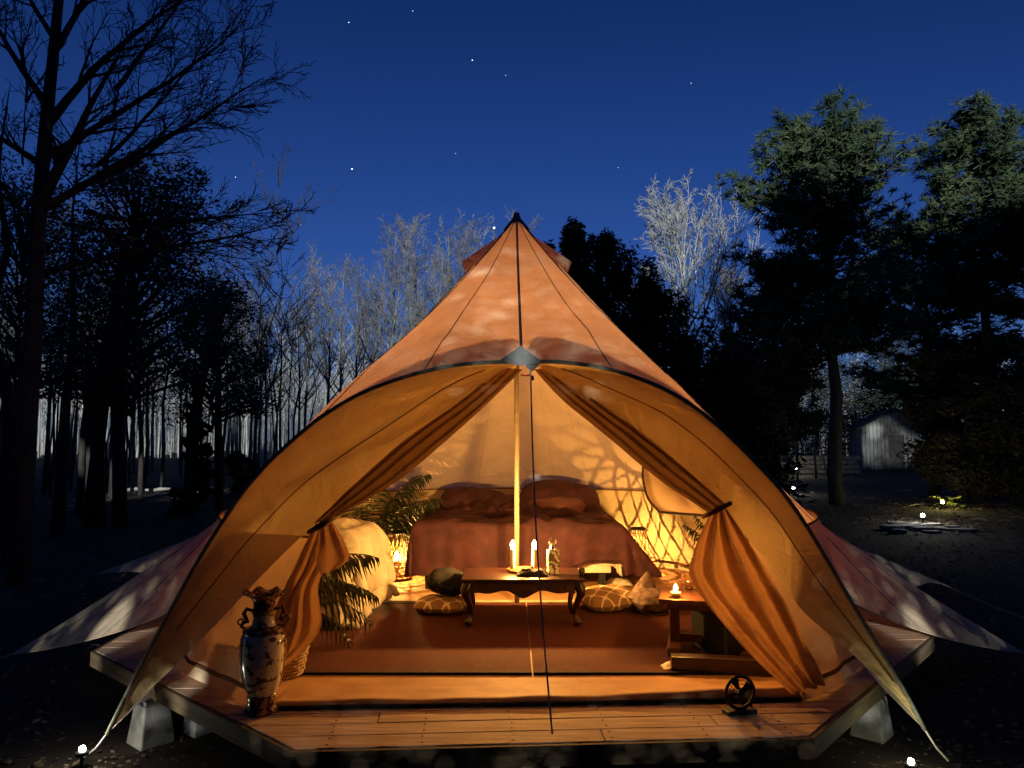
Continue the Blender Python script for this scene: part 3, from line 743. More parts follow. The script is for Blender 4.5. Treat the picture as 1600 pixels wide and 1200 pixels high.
# chair with cream comforter
ch = empty('comforter_chair', (-1.42, 5.95, FZ), R(-8), 'low black seat buried under a puffy cream comforter left of the rugs', 'chair')
MB().box((0,0,.16), (.56,.62,.30)).build('seat', 'dark', ch, bevel=.05)
MB().box((-.16,.10,.45), (.30,.46,.32)).build('backrest', 'dark', ch, bevel=.06)
cloth_over(-.10, .06, .22, .26, .66, (.25,.66,.66,.2), (.1,.20,.26), 'comforter', 'cream', ch, 2.2, wr=.06, nx=64, ny=64, zmin=.03, quilt=.26, thick=.045, edge_r=.14, hem=lambda s, t: (.16*max(0,(.35-s)) if t < -.2 else .03))
b = MB(); rows = []
for j in range(13): rows.append([(-.26+.36*i/18, -.14+.26*j/12, .715+.05*math.sin(PI*i/18)**.5*math.sin(PI*j/12)**.5*(1+.5*nz((i*.3,j*.4,2),1))-.02) for i in range(19)])
b.grid(rows).build('draped_scarf', 'bag', ch, smooth=True, solid=.012)

# basket near the left curtain
bk = empty('wicker_basket', (-1.34, 4.42, FZ), 0, 'woven wicker basket behind the tall vase', 'basket')
b = MB()
for i in range(12):
    z = .012+i*.02; rr2 = .115+.045*i/11
    b.tube([((rr2+.004*math.cos(12*PI*2*k_/60+i*PI))*math.cos(2*PI*k_/60), (rr2+.004*math.cos(12*PI*2*k_/60+i*PI))*math.sin(2*PI*k_/60), z) for k_ in range(60)], .0095, 5, closed=True)
b.build('weave', 'basket', bk, smooth=True)
b = MB()
for k_ in range(12): b.tube([(.115*math.cos(k_*PI/6), .115*math.sin(k_*PI/6), 0), (.163*math.cos(k_*PI/6), .163*math.sin(k_*PI/6), .25)], .006, 5)
b.build('uprights', 'basket', bk)

# trellis cushions
def trellis():
    m = bpy.data.materials.new('trellis_fabric'); m.use_nodes = True; n = m.node_tree.nodes; l = m.node_tree.links; b_ = n['Principled BSDF']; b_.inputs['Roughness'].default_value = .9
    tc = n.new('ShaderNodeTexCoord'); sp = n.new('ShaderNodeSeparateXYZ'); l.new(tc.outputs['Object'], sp.inputs[0])
    def mth(op, a, b2=None, v=None):
        q = n.new('ShaderNodeMath'); q.operation = op; l.new(a, q.inputs[0])
        if b2 is not None: l.new(b2, q.inputs[1])
        if v is not None: q.inputs[1].default_value = v
        return q.outputs[0]
    cx_ = mth('COSINE', mth('MULTIPLY', sp.outputs[0], v=42)); cy_ = mth('COSINE', mth('MULTIPLY', sp.outputs[1], v=42))
    ab = mth('ABSOLUTE', mth('ADD', cx_, cy_)); r = n.new('ShaderNodeValToRGB'); r.color_ramp.elements[0].position = .22; r.color_ramp.elements[1].position = .34
    r.color_ramp.elements[0].color = (.68,.55,.38,1); r.color_ramp.elements[1].color = (.26,.15,.06,1)
    l.new(ab, r.inputs[0]); l.new(r.outputs[0], b_.inputs['Base Color']); return m
M['trellis'] = trellis()
pc = F(953, 962)
o = puff(.42,.40,.15, sd=7, ex=.4).build('floor_cushion', 'trellis', smooth=True); o.location = (pc.x, pc.y+.18, FZ+.095); o.rotation_euler = (.12,-.06,.25); tag(o, 'gold floor cushion with white trellis print right of the coffee table', 'cushion', 'trellis print floor cushions')
pc = F(692, 968)
o = puff(.40,.36,.11, sd=8, ex=.4).build('floor_cushion', 'trellis', smooth=True); o.location = (pc.x-.03, pc.y+.17, FZ+.075); o.rotation_euler = (.02,.0,-.1); tag(o, 'flat trellis print floor cushion with a black bag on top', 'cushion', 'trellis print floor cushions')
b = MB(); b.tube([(0,0,0),(.03,-.02,.02),(.05,0,.0),(.03,.01,-.002)], .004, 5)
# black bag on the cushion
bg_ = puff(.34,.26,.20, sd=11, ex=.6).build('black_bag', 'dark', smooth=True); bg_.location = (pc.x+.02, pc.y+.22, FZ+.235); bg_.rotation_euler = (.15,.1,0); tag(bg_, 'slumped black bag lying on the left floor cushion', 'bag')
MB().tube([(-.1,-.06,.05),(-.06,-.14,.02),(.04,-.15,.0),(.1,-.06,.05)], .008, 5).build('strap', 'black', bg_, smooth=True)
# brown bag heap
pc = F(1022, 966)
hb = empty('brown_bag', (pc.x, pc.y+.14, FZ), .3, 'slouching brown patterned bag with a peaked flap beside the right cushion', 'bag')
o = puff(.30,.28,.20, sd=14, ex=.55).build('pouch', 'bag', hb, smooth=True); o.location = (0,0,.10)
b = MB(); rows = []
for j in range(13):
    t = j/12; rr2 = .12*(1-t)**.8+.004; rows.append([(-.05+rr2*math.cos(2*PI*i/16)*(1+.2*math.sin(3*2*PI*i/16+t*3))+.04*t, .03+rr2*.7*math.sin(2*PI*i/16), .12+.20*t) for i in range(17)])
b.grid(rows).build('flap', 'bag', hb, smooth=True)
MB().tube([(-.12,-.12,.03),(-.02,-.16,.015),(.10,-.14,.02),(.15,-.05,.06)], .006, 5).build('strap', 'mahog', hb, smooth=True)
# towel/blanket at the foot of the bed
b = MB(); rows = []
for j in range(11): rows.append([(-.13+.26*i/16, -.07+.14*j/10, .05*math.sin(PI*i/16)**.6*math.sin(PI*j/10)**.6*(1+.7*nz((i*.4,j*.5,3),1))) for i in range(17)])
pc = F(968, 918); o = b.grid(rows).build('towel', 'sheet', smooth=True, solid=.008); o.location = (pc.x, pc.y+.08, FZ+.008); tag(o, 'crumpled pale towel on the floor at the right foot of the bed', 'towel')
# bench with candle glasses
sb = empty('side_bench', (1.10, 4.92, FZ+.012), R(-14), 'dark wooden side table half covered by the right curtain', 'side table')
MB().box((.18,0,.335), (.62,.40,.03)).build('table_top', 'bench', sb, bevel=.006)
MB().box((.18,0,.30), (.52,.32,.04)).build('apron', 'bench', sb)
for x_ in (-.04,.40): MB().box((x_,0,.17), (.065,.065,.26)).build('leg', 'bench', sb, bevel=.01)
for x_ in (-.04,.40): MB().box((x_,0,.025), (.09,.40,.05)).build('foot', 'bench', sb, bevel=.01)
MB().box((.18,0,.075), (.40,.04,.05)).build('stretcher', 'bench', sb)
def glassmat():
    m = bpy.data.materials.new('clear_glass'); m.use_nodes = True; n = m.node_tree.nodes; n.clear(); l = m.node_tree.links
    o_ = n.new('ShaderNodeOutputMaterial'); g = n.new('ShaderNodeBsdfGlossy'); g.inputs['Roughness'].default_value = .05; t = n.new('ShaderNodeBsdfTransparent'); t.inputs[0].default_value = (1,.93,.85,1); f = n.new('ShaderNodeValue'); f.outputs[0].default_value = .07; mx = n.new('ShaderNodeMixShader')
    l.new(f.outputs[0], mx.inputs[0]); l.new(t.outputs[0], mx.inputs[1]); l.new(g.outputs[0], mx.inputs[2]); l.new(mx.outputs[0], o_.inputs[0]); return m
M['glass'] = glassmat()
ZB = FZ+.012+.352
p = W(1056, 940, 4.80)
g1 = empty('candle_glass', (p.x, 4.80, ZB), 0, 'glass tumbler with a burning candle on the dark side table', 'candle glass')
MB().lathe([(0,.002),(.030,.002),(.044,.095),(.042,.095),(.028,.008),(0,.008)], n=20).build('glass', 'glass', g1, smooth=True)
MB().lathe([(0,.009),(.028,.009),(.032,.034),(0,.034)], n=16).build('wax', 'candle', g1, smooth=True)
MB().lathe([(0,.036),(.012,.045),(.015,.058),(.008,.075),(0,.085)], n=10).build('flame', glow('glass_flame', (1,.68,.30), 16), g1, smooth=True)
light('glass_light', (0,0,.11), 24, WARM, .012, g1)
p = W(1077, 930, 5.0)
g2 = empty('drinking_glass', (p.x, 5.0, ZB), 0, 'empty drinking glass behind the burning candle glass', 'glass')
MB().lathe([(0,.002),(.027,.002),(.032,.11),(.030,.11),(.025,.008),(0,.008)], n=20).build('glass', 'glass', g2, smooth=True)
MB().lathe([(0,.009),(.024,.009),(.026,.03),(0,.03)], n=16).build('drink', 'mahog', g2, smooth=True)
# storage box behind the right curtain
sx_ = empty('storage_box', (1.50, 4.92, FZ+.012), R(24), 'black storage box on the floor beside the right curtain', 'box')
MB().box((0,0,.13), (.55,.36,.26)).build('body', 'black', sx_, bevel=.012); MB().box((0,0,.275), (.57,.38,.03)).build('lid', 'black', sx_, bevel=.008)
lg = MB().box((1.25, 4.46, FZ+.045), (.62,.09,.09), R(-8)).build('timber_bar', 'mahog', bevel=.008); tag(lg, 'dark timber bar on the floor before the side table', 'timber')
# white cloth near the sill
b = MB(); rows = []
for j in range(13): rows.append([(-.145+.29*i/22, -.05+.10*j/12-.035*i/22, .032*math.sin(PI*i/22)**.5*math.sin(PI*j/12)**.5*(1+.9*nz((i*.3,j*.5,9),1))) for i in range(23)])
pc = F(1073, 1048); o = b.grid(rows).build('white_cloth', 'sheet', smooth=True, solid=.006); o.location = (pc.x, pc.y, FZ+.01); tag(o, 'thin crumpled white cloth on the tan floor by the door sill', 'cloth')
# round fan on the deck
pf = F(1160, 1119); fn_ = empty('round_fan', (pf.x, pf.y+.03, DK), R(14), 'small dark round fan in a square stand on the deck front', 'fan')
MB().tube([(.078*math.cos(2*PI*i/36), 0, .105+.078*math.sin(2*PI*i/36)) for i in range(36)], .0085, 8, closed=True).build('ring', 'black', fn_, smooth=True)
b = MB()
for rr2 in (.022,.042,.060): b.tube([(rr2*math.cos(2*PI*i/28), -.006, .105+rr2*math.sin(2*PI*i/28)) for i in range(28)], .0016, 4, closed=True)
for k_ in range(8): b.tube([(0,-.007,.105), (.075*math.cos(k_*PI/4+.2), -.004, .105+.075*math.sin(k_*PI/4+.2))], .0016, 4)
b.build('grille', 'black', fn_)
for k_ in range(4):
    a = k_*PI/2+.4; b = MB(); rows = [[(rr2*math.cos(a+q), .008+.018*q, .105+rr2*math.sin(a+q)) for q in (-.32,-.1,.12,.34)] for rr2 in (.012,.03,.05,.066)]
    b.grid(rows).build('blade', 'black', fn_, solid=.002)
MB().lathe([(0,-.02),(.016,-.02),(.018,.012),(0,.016)], n=14).build('hub', 'black', fn_)
[x for x in bpy.data.objects if x.parent == fn_ and x.name.startswith('hub')][0].rotation_euler = (PI/2,0,0)
[x for x in bpy.data.objects if x.parent == fn_ and x.name.startswith('hub')][0].location = (0,0,.105)
MB().box((0,.01,.012), (.16,.07,.022)).build('base', 'black', fn_, bevel=.004); MB().box((.075,.035,.08), (.012,.03,.13)).build('stand', 'black', fn_, bevel=.003)

# tall vase
def vasemat():
    m = bpy.data.materials.new('painted_porcelain'); m.use_nodes = True; n = m.node_tree.nodes; l = m.node_tree.links; b_ = n['Principled BSDF']; b_.inputs['Roughness'].default_value = .18; b_.inputs['Coat Weight'].default_value = .4
    tc = n.new('ShaderNodeTexCoord'); v = n.new('ShaderNodeTexVoronoi'); v.inputs['Scale'].default_value = 34; v.inputs['Randomness'].default_value = 1
    t = n.new('ShaderNodeTexNoise'); t.inputs['Scale'].default_value = 24; t.inputs['Detail'].default_value = 6
    l.new(tc.outputs['Object'], v.inputs['Vector']); l.new(tc.outputs['Object'], t.inputs['Vector'])
    r = n.new('ShaderNodeValToRGB'); r.color_ramp.elements[0].position = .53; r.color_ramp.elements[1].position = .58
    r.color_ramp.elements[0].color = (.78,.68,.42,1); r.color_ramp.elements[1].color = (.10,.06,.035,1)
    l.new(t.outputs['Fac'], r.inputs[0])
    r2 = n.new('ShaderNodeValToRGB'); r2.color_ramp.elements[0].position = .12; r2.color_ramp.elements[1].position = .2
    r2.color_ramp.elements[0].color = (1,1,1,1); r2.color_ramp.elements[1].color = (0,0,0,1); l.new(v.outputs['Distance'], r2.inputs[0])
    mx = n.new('ShaderNodeMix'); mx.data_type = 'RGBA'; l.new(r2.outputs[0], mx.inputs['Factor']); l.new(r.outputs[0], mx.inputs['A']); mx.inputs['B'].default_value = (.24,.06,.03,1)
    l.new(mx.outputs['Result'], b_.inputs['Base Color']); return m
M['vase'] = vasemat(); M['vase_dark'] = mat('vase_dark_glaze', (.07,.015,.01), .2, (.36,.22,.10), 45, 2, coat=.4, lo=.5, hi=.56)
M['vase_red'] = mat('vase_side_panel', (.18,.03,.015), .25, (.42,.24,.12), 60, 2, coat=.3, lo=.48, hi=.55); M['gold'] = mat('gold_band', (.45,.33,.10), .3, (.3,.2,.06), 40)
pv = F(403, 1117); va = empty('porcelain_vase', (pv.x, pv.y+.055, DK), R(20), 'tall ornate painted porcelain vase with ruffled rim on the deck corner', 'vase')
MB().lathe([(0,0),(.083,0),(.085,.012),(.074,.03),(.07,.06),(.074,.078),(.068,.088)], n=32).build('foot', 'vase_dark', va, smooth=True)
MB().lathe([(.066,.086),(.085,.12),(.101,.18),(.110,.25),(.113,.32),(.108,.37),(.095,.395),(.075,.41)], n=40).build('body', 'vase', va, smooth=True)
for s_ in (-1,1):
    b = MB(); rows = []
    for (r_, z_) in [(.088,.12),(.104,.18),(.113,.25),(.116,.32),(.111,.37),(.098,.395)]: rows.append([(r_*math.cos(a), r_*math.sin(a), z_) for a in [(0 if s_ > 0 else PI)-.42+.84*i/8 for i in range(9)]])
    b.grid(rows).build('side_panel', 'vase_red', va, smooth=True)
MB().lathe([(.098,.388),(.104,.40),(.096,.412),(.080,.418),(.065,.425)], n=32).build('shoulder', 'vase_dark', va, smooth=True)
MB().lathe([(.066,.42),(.056,.44),(.052,.47),(.056,.485)], n=32).build('neck', 'vase', va, smooth=True)
MB().lathe([(.056,.483),(.060,.489),(.060,.497),(.055,.502)], n=32).build('gold_ring', 'gold', va, smooth=True)
MB().lathe([(.055,.50),(.053,.52),(.055,.545),(.064,.565)], n=32).build('upper_neck', 'vase_dark', va, smooth=True)
MB().lathe([(.063,.562),(.082,.578),(.099,.588),(.103,.593),(.097,.593),(.075,.584),(.055,.57)], n=64, fn=lambda r, z, a: (r*(1+.06*max(0,(r-.06)/.04)*math.sin(7*a)), z+.010*max(0,(r-.06)/.04)*math.cos(7*a))).build('ruffled_rim', M['vase_red'], va, smooth=True)
for s_ in (-1,1):
    b = MB()
    b.tube([(s_*.05,0,.50),(s_*.085,0,.512),(s_*.098,0,.49),(s_*.085,0,.462),(s_*.075,0,.45),(s_*.10,0,.445),(s_*.108,0,.425),(s_*.09,0,.415)], [.008,.010,.011,.010,.009,.010,.009,.007], 8)
    b.tube([(s_*(.112+.014*math.cos(i)),0,.45+.014*math.sin(i)) for i in [k*2*PI/12 for k in range(12)]], .0045, 6, closed=True)
    b.build('handle', 'vase_dark', va, smooth=True)

# ================================================================== GROUND LIGHTS
def ground_light(p, e, lb, col=(1,.93,.72), h=.07, s=1.0):
    t = empty('ground_light', (p.x, p.y, p.z), 0, lb, 'garden light', 'small ground lights round the clearing')
    MB().tube([(0,0,-.05),(0,0,h)], .008*s, 6).build('spike', 'black', t)
    MB().lathe([(0,0),(.03*s,0),(.035*s,.015*s),(.028*s,.02*s)], (0,0,h), 14).build('housing', 'black', t, smooth=True)
    MB().lathe([(.012*s,.0),(.017*s,.012*s),(.012*s,.026*s),(0,.032*s)], (0,0,h+.018*s), 12).build('lamp', glow('lamp_glow', col, 22), t, smooth=True)
    light('lamp_light', (0,0,h+.13*s), e, col, .03*s, t)
def G(px, py):
    p = F(px, py, 0.0); z = gz(p.x, p.y); return Vector((p.x, p.y, z))
p = F(128, 1186, .05); ground_light(Vector((p.x, p.y, 0)), 2.6, 'bright ground light at the left awning stake in the near corner')
p = F(1424, 1203, .03); ground_light(Vector((p.x, p.y, -.03)), 1.4, 'ground light at the right awning stake on the picture edge', (1,.95,.6))
q = W(1442, 815, 15.5); q.z = gz(q.x, q.y); ground_light(q, 26, 'white ground light on the pale stones right of the tent', (1,.97,.86), .10, 2.4)
q = W(1473, 793, 18.5); q.z = gz(q.x, q.y); ground_light(q, 28, 'yellowish ground light under a small leafy plant right of the tent', (1,.85,.3), .10, 2.4)
q = W(1240, 762, 25); q.z = gz(q.x, q.y); ground_light(q, 24, 'ground light just over the right shoulder of the tent', (1,.95,.8), .10, 3)
q = W(1245, 724, 37); q.z = gz(q.x, q.y)+.1; ground_light(q, 40, 'farthest ground light near the low stone wall', (1,.93,.65), .12, 4)
# leafy sprig by the yellow light, flat stones by the white one
q = W(1478, 790, 18.8); b = MB(); rn = random.Random(8)
for i in range(60):
    a = rn.random()*6.28; r_ = rn.random()*.4; p0 = Vector((q.x+r_*math.cos(a), q.y+r_*math.sin(a), gz(q.x,q.y)+rn.uniform(.05,.3))); d = Vector((math.cos(a+1), math.sin(a+1), rn.uniform(-.2,.5)))*.09; e = Vector((-d.y, d.x, 0))*.45
    b.add([p0-d, p0+e, p0+d, p0-e], [(0,1,2,3)])
tag(b.build('small_plant', mat('yellow_green_leaf', (.22,.24,.05), .6)), 'low leafy plant lit yellow by its ground light', 'plant')
rn = random.Random(31)
for i in range(16):
    px = 1395+rn.random()*110; q = W(px, 832+rn.uniform(-8,10), 14.7+rn.uniform(-.6,.9)); z = gz(q.x,q.y); b = MB()
    n = 7; rr2 = rn.uniform(.10,.26); pl = [(q.x+rr2*1.4*math.cos(2*PI*k/n)*rn.uniform(.7,1.1), q.y+rr2*math.sin(2*PI*k/n)*rn.uniform(.7,1.1)) for k in range(n)]
    o = b.prism(pl, z-.02, z+rn.uniform(.03,.07)).build('stone', 'stone', bevel=.012); tag(o, 'flat pale stone lying around the white ground light', 'stone', 'flat stones by the ground light')

# ================================================================== TREES
def grow(b, p, d, L, r, lev, rn, cfg):
    """one branch and its children; b: mesh for branches"""
    ns = cfg['seg'][lev]; pts = [p.copy()]; rad = [r]; q = p.copy(); dd = d.normalized()
    for i in range(ns):
        j = cfg['jit'][lev]; dd = (dd + Vector((rn.gauss(0,j), rn.gauss(0,j), rn.gauss(0,j)+cfg['up'][lev]))).normalized()
        q = q + dd*L/ns; pts.append(q.copy()); rad.append(max(cfg['rmin'], r*(1-(i+1)/ns*cfg['tap'])))
    b.tube(pts, rad, cfg['sides'][lev], cap=False)
    if lev+1 < len(cfg['n']):
        nc = cfg['n'][lev+1]; 
        for k in range(nc):
            f = cfg['start'][lev] + (1-cfg['start'][lev])*(k+rn.random())/nc; x = f*ns; i = min(int(x), ns-1); pp = pts[i].lerp(pts[i+1], x-i)
            t = (pts[i+1]-pts[i]).normalized(); a = rn.random()*2*PI; s1 = t.orthogonal().normalized(); s2 = t.cross(s1); an = cfg['ang'][lev]*rn.uniform(.75,1.25)
            nd = t*math.cos(an)+(s1*math.cos(a)+s2*math.sin(a))*math.sin(an)
            grow(b, pp, nd, L*cfg['len'][lev]*rn.uniform(.65,1.15)*(1-.45*(f-cfg['start'][lev])/(1-cfg['start'][lev]+1e-6) if lev == 0 else 1), max(cfg['rmin'], rad[i]*cfg['rr']), lev+1, rn, cfg)
def bare_meshes(H, r, seedv, cfg):
    rn = random.Random(seedv); bt_, bc = MB(), MB()
    ns = 10; pts = [Vector((0,0,-.1))]; dd = Vector((rn.gauss(0,.02), rn.gauss(0,.02), 1)); rad = [r*1.25]
    for i in range(ns):
        dd = (dd+Vector((rn.gauss(0,.03), rn.gauss(0,.03), .05))).normalized(); pts.append(pts[-1]+dd*H/ns); rad.append(max(.012, r*(1-(i+1)/ns*.9)))
    bt_.tube(pts, rad, 7)
    nc = cfg['n'][0]
    for k in range(nc):
        f = cfg['tstart']+(1-cfg['tstart'])*(k+rn.random())/nc; x = f*ns; i = min(int(x), ns-1); pp = pts[i].lerp(pts[i+1], x-i); a = rn.random()*2*PI; an = cfg['tang']*rn.uniform(.75,1.25)
        nd = Vector((math.sin(an)*math.cos(a), math.sin(an)*math.sin(a), math.cos(an)))
        grow(bc, pp, nd, H*cfg['tlen']*rn.uniform(.7,1.1)*(1.15-.75*(f-cfg['tstart'])/(1-cfg['tstart'])), max(cfg['rmin'], rad[i]*.55), 0, rn, cfg)
    return bt_, bc
def tree_proto(H, r, seedv, cfg, m, label, cat='tree', group=None, mc=None, name='bare_tree'):
    bt_, bc = bare_meshes(H, r, seedv, cfg); t = empty(name, (0,0,-50), 0, label, cat, group)
    bt_.build('trunk', m, t, smooth=True); bc.build('crown', mc or m, t, smooth=False); return t
CF = dict(n=[22,5,5], seg=[6,4,3], jit=[.09,.12,.15], up=[.05,.04,.02], tap=.8, rmin=.008, sides=[4,3,3], start=[.2,.2,.2], ang=[.6,.65,.6], len=[.42,.5,.5], rr=.55, tstart=.35, tang=.62, tlen=.30)
CF2 = dict(CF, n=[26,6,6,3], seg=[7,5,4,3], jit=[.08,.1,.13,.15], up=[.06,.05,.04,.02], sides=[5,4,3,3], start=[.2,.2,.2,.2], ang=[.5,.55,.6,.6], len=[.45,.5,.5,.5], rmin=.010, tstart=.40, tang=.55, tlen=.36)
rn = random.Random(21)
def put(proto, px, d, s=1.0, first=False, label=None, rz=None):
    p = W(px, 700, d); o = proto if first else copy_tree(proto)
    o.location = (p.x, p.y, gz(p.x, p.y)-.05); o.scale = (s, s, s*rn.uniform(.95,1.05)); o.rotation_euler = (0,0,rn.random()*6.28 if rz is None else rz)
    if label: o['label'] = label
    return o
# mid-distance bare wood left of the tent, tall grey trees whose tops catch light
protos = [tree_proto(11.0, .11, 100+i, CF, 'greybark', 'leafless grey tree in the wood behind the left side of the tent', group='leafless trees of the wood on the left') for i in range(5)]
used = set()
spots = [(s, d) for s, d in [(395,40),(420,34),(440,44),(462,37),(480,42),(500,33),(512,46),(530,38),(552,35),(568,45),(585,39),(600,33),(618,42),(636,36),(655,40),(672,33),(690,38),(705,43),(724,36),(740,41),(765,38),(790,42)]]
for i, (px, d) in enumerate(spots):
    k = i % 5; hgt = (.86 if px < 480 else 1.0 if px < 590 else 1.14)*d/38; put(protos[k], px+rn.uniform(-6,6), d, hgt*rn.uniform(.9,1.05), first=k not in used); used.add(k)
for i in range(46):
    px = rn.uniform(-30, 420) if i < 34 else rn.uniform(820, 1600); d = rn.uniform(32, 58); put(protos[i % 5], px, d, rn.uniform(.72,.95)*d/42 if px < 500 else rn.uniform(.38,.5), label='leafless grey tree in the dark wood beyond the clearing')
for o in [x for x in bpy.data.objects if x.get('label') == 'leafless grey tree in the dark wood beyond the clearing']: o['group'] = 'leafless trees beyond the clearing'
# far wood, dense thin trunks
b = MB(); rn2 = random.Random(77)
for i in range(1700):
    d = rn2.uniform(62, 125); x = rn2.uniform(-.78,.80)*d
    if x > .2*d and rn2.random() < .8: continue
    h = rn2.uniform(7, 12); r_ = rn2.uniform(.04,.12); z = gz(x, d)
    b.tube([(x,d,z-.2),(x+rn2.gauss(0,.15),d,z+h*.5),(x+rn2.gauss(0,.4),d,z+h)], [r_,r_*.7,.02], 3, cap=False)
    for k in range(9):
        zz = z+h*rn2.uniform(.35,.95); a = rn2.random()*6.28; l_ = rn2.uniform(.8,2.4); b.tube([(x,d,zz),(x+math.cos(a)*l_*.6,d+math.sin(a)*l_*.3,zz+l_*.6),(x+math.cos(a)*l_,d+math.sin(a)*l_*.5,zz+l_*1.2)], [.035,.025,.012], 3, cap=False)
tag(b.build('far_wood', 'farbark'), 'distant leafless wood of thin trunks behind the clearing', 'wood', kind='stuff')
# bright pale tree
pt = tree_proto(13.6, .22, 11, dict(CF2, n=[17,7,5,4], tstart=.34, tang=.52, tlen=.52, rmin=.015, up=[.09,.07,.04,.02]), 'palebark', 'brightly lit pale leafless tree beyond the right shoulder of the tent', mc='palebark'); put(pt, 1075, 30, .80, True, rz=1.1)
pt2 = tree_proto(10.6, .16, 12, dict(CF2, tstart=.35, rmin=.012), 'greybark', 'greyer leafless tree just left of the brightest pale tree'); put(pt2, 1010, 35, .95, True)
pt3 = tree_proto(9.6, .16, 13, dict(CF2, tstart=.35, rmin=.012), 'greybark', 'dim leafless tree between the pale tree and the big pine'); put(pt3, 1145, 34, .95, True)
# big near tree on the left with long sweeping branches
nt_ = empty('big_bare_tree', (0,0,0), 0, 'large dark bare tree sweeping branches over the left of the picture', 'tree')
tp = [W(28,900,9.0), W(40,700,9.0), W(52,520,9.0), W(60,350,9.05), W(72,200,9.1), W(84,80,9.1), W(100,-80,9.2), W(120,-260,9.3)]; tp[0].z = -.1
b = MB().tube(curve(tp, 24), [.13-.0040*i for i in range(24)], 9); b.build('trunk', 'bark', nt_, smooth=True)
b = MB(); rn3 = random.Random(5)
cfn = dict(n=[1,11,6,4], seg=[12,7,5,3], jit=[.05,.09,.12,.14], up=[.012,.02,.02,.0], tap=.88, rmin=.0045, sides=[6,4,3,3], start=[.18,.15,.15,.1], ang=[.50,.55,.6,.6], len=[.38,.45,.5,.5], rr=.5)
for (a, e, rad0, dy) in [((62,330),(405,130),.055,.3), ((62,250),(330,30),.055,.5), ((70,200),(260,-60),.06,0), ((60,330),(180,80),.08,-.3), ((180,140),(330,-20),.035,.2), ((56,430),(395,295),.050,.2), ((130,330),(420,370),.035,.4), ((100,350),(390,400),.030,.3), ((120,290),(410,220),.035,-.2), ((72,160),(-60,-40),.05,0), ((66,260),(-60,120),.05,.1), ((60,360),(-50,220),.04,-.2), ((56,440),(-50,330),.03,.0), ((84,80),(190,-80),.05,.2), ((84,60),(20,-90),.04,.2), ((150,260),(380,60),.03,.1), ((150,360),(350,330),.025,.3)]:
    p0 = W(a[0], a[1], 9.05); p1 = W(e[0], e[1], 9.05+dy*2); d = p1-p0; L = d.length
    grow(b, p0, d + Vector((0,0,-.10*L)), L*1.05, rad0, 0, rn3, cfn)
b.build('crown', 'bark', nt_)
# ---- leafy crowns
def leafcloud(b, c, rad, n, s, rn, shape=1.0, nar=.5):
    for i in range(n):
        while True:
            v = Vector((rn.uniform(-1,1), rn.uniform(-1,1), rn.uniform(-1,1)))
            if .15 < v.length < 1: break
        v = v*(.55+.45*rn.random())/max(.5, v.length)*min(1, v.length+.25)
        p = Vector((c[0]+v.x*rad[0], c[1]+v.y*rad[1], c[2]+v.z*rad[2])); a = rn.random()*6.28; el = rn.uniform(-.7,.9); k = s*rn.uniform(.6,1.4)
        u = Vector((math.cos(a)*math.cos(el), math.sin(a)*math.cos(el), math.sin(el)))*k; w_ = u.orthogonal().normalized(); w_ = (w_*math.cos(a*3)+u.normalized().cross(w_)*math.sin(a*3))*k*nar
        b.add([p-u, p+w_, p+u, p-w_*.6], [(0,1,2,3)])
# left evergreen mass: three neighbouring trees
rn4 = random.Random(44)
def blobtree(name, px, d, top_y, wpx, lb, m, leafs, s, base_y=None, trunks=1, mlt=1.0, low=.22, nar=.5, tm='bark', taper=0.5):
    p = W(px, 700, d); gzv = gz(p.x, p.y); H = W(px, top_y, d).z-gzv; rw = wpx/FOC*d/2
    t = empty(name, (p.x, p.y, gzv-.05), 0, lb, 'tree'); b = MB()
    for k in range(trunks):
        ox = rn4.uniform(-.4,.4)*rw*(trunks>1); b.tube([(ox,0,0),(ox*.8+rn4.gauss(0,.1),0,H*.35),(ox*.4+rn4.gauss(0,.15),rn4.gauss(0,.2),H*.7),(0,0,H*.93)], [.035*H**.7,.026*H**.7,.016*H**.7,.01], 7)
    b.build('trunk', tm, t, smooth=True)
    b = MB(); bl = MB(); ncl = int(34*mlt)
    for i in range(ncl):
        z = low+(1-low)*((i+.5)/ncl); prof = (1-abs(z-.5)*1.1) if taper == .5 else max(.06, (1-z)*1.25)
        rr3 = rw*min(1, prof)*rn4.uniform(.35,.95); a = rn4.random()*6.28; c = Vector((math.cos(a)*rr3, math.sin(a)*rr3*.8, z*H*.96)); k = rw*rn4.uniform(.22,.42)*(1.0 if taper == .5 else (1.15-z*.8))
        leafcloud(b, c, (k, k, k*rn4.uniform(.55,.9)), int(leafs/ncl), s, rn4, nar=nar)
        bl.tube([(0,0,max(.2,z*H*.8)), tuple(c*.55+Vector((0,0,z*H*.36))), tuple(c)], [.04,.03,.012], 4, cap=False)
    b.build('crown', m, t); bl.build('limbs', tm, t)
    return t
blobtree('leafy_tree', 205, 15, 235, 330, 'dark leafy tree behind the big bare tree on the left', 'holly', 21000, .05, trunks=3, mlt=2.6, low=.36)
blobtree('leafy_tree', 330, 19, 420, 190, 'lower dark leafy tree right of the big leafy one on the left', 'holly', 12000, .05, trunks=3, mlt=2, low=.40)
blobtree('leafy_tree', 20, 17, 260, 260, 'dark leafy tree at the far left edge', 'holly', 13000, .05, trunks=2, mlt=2, low=.38)
blobtree('cedar_tree', 303, 17, 590, 75, 'narrow black cedar standing low among the left trunks', 'cedar', 6000, .06, low=.02, taper=1)
blobtree('small_shrub', 375, 24, 705, 60, 'squat dark shrub at the edge of the left wood', 'cedar', 3000, .06, low=.05)
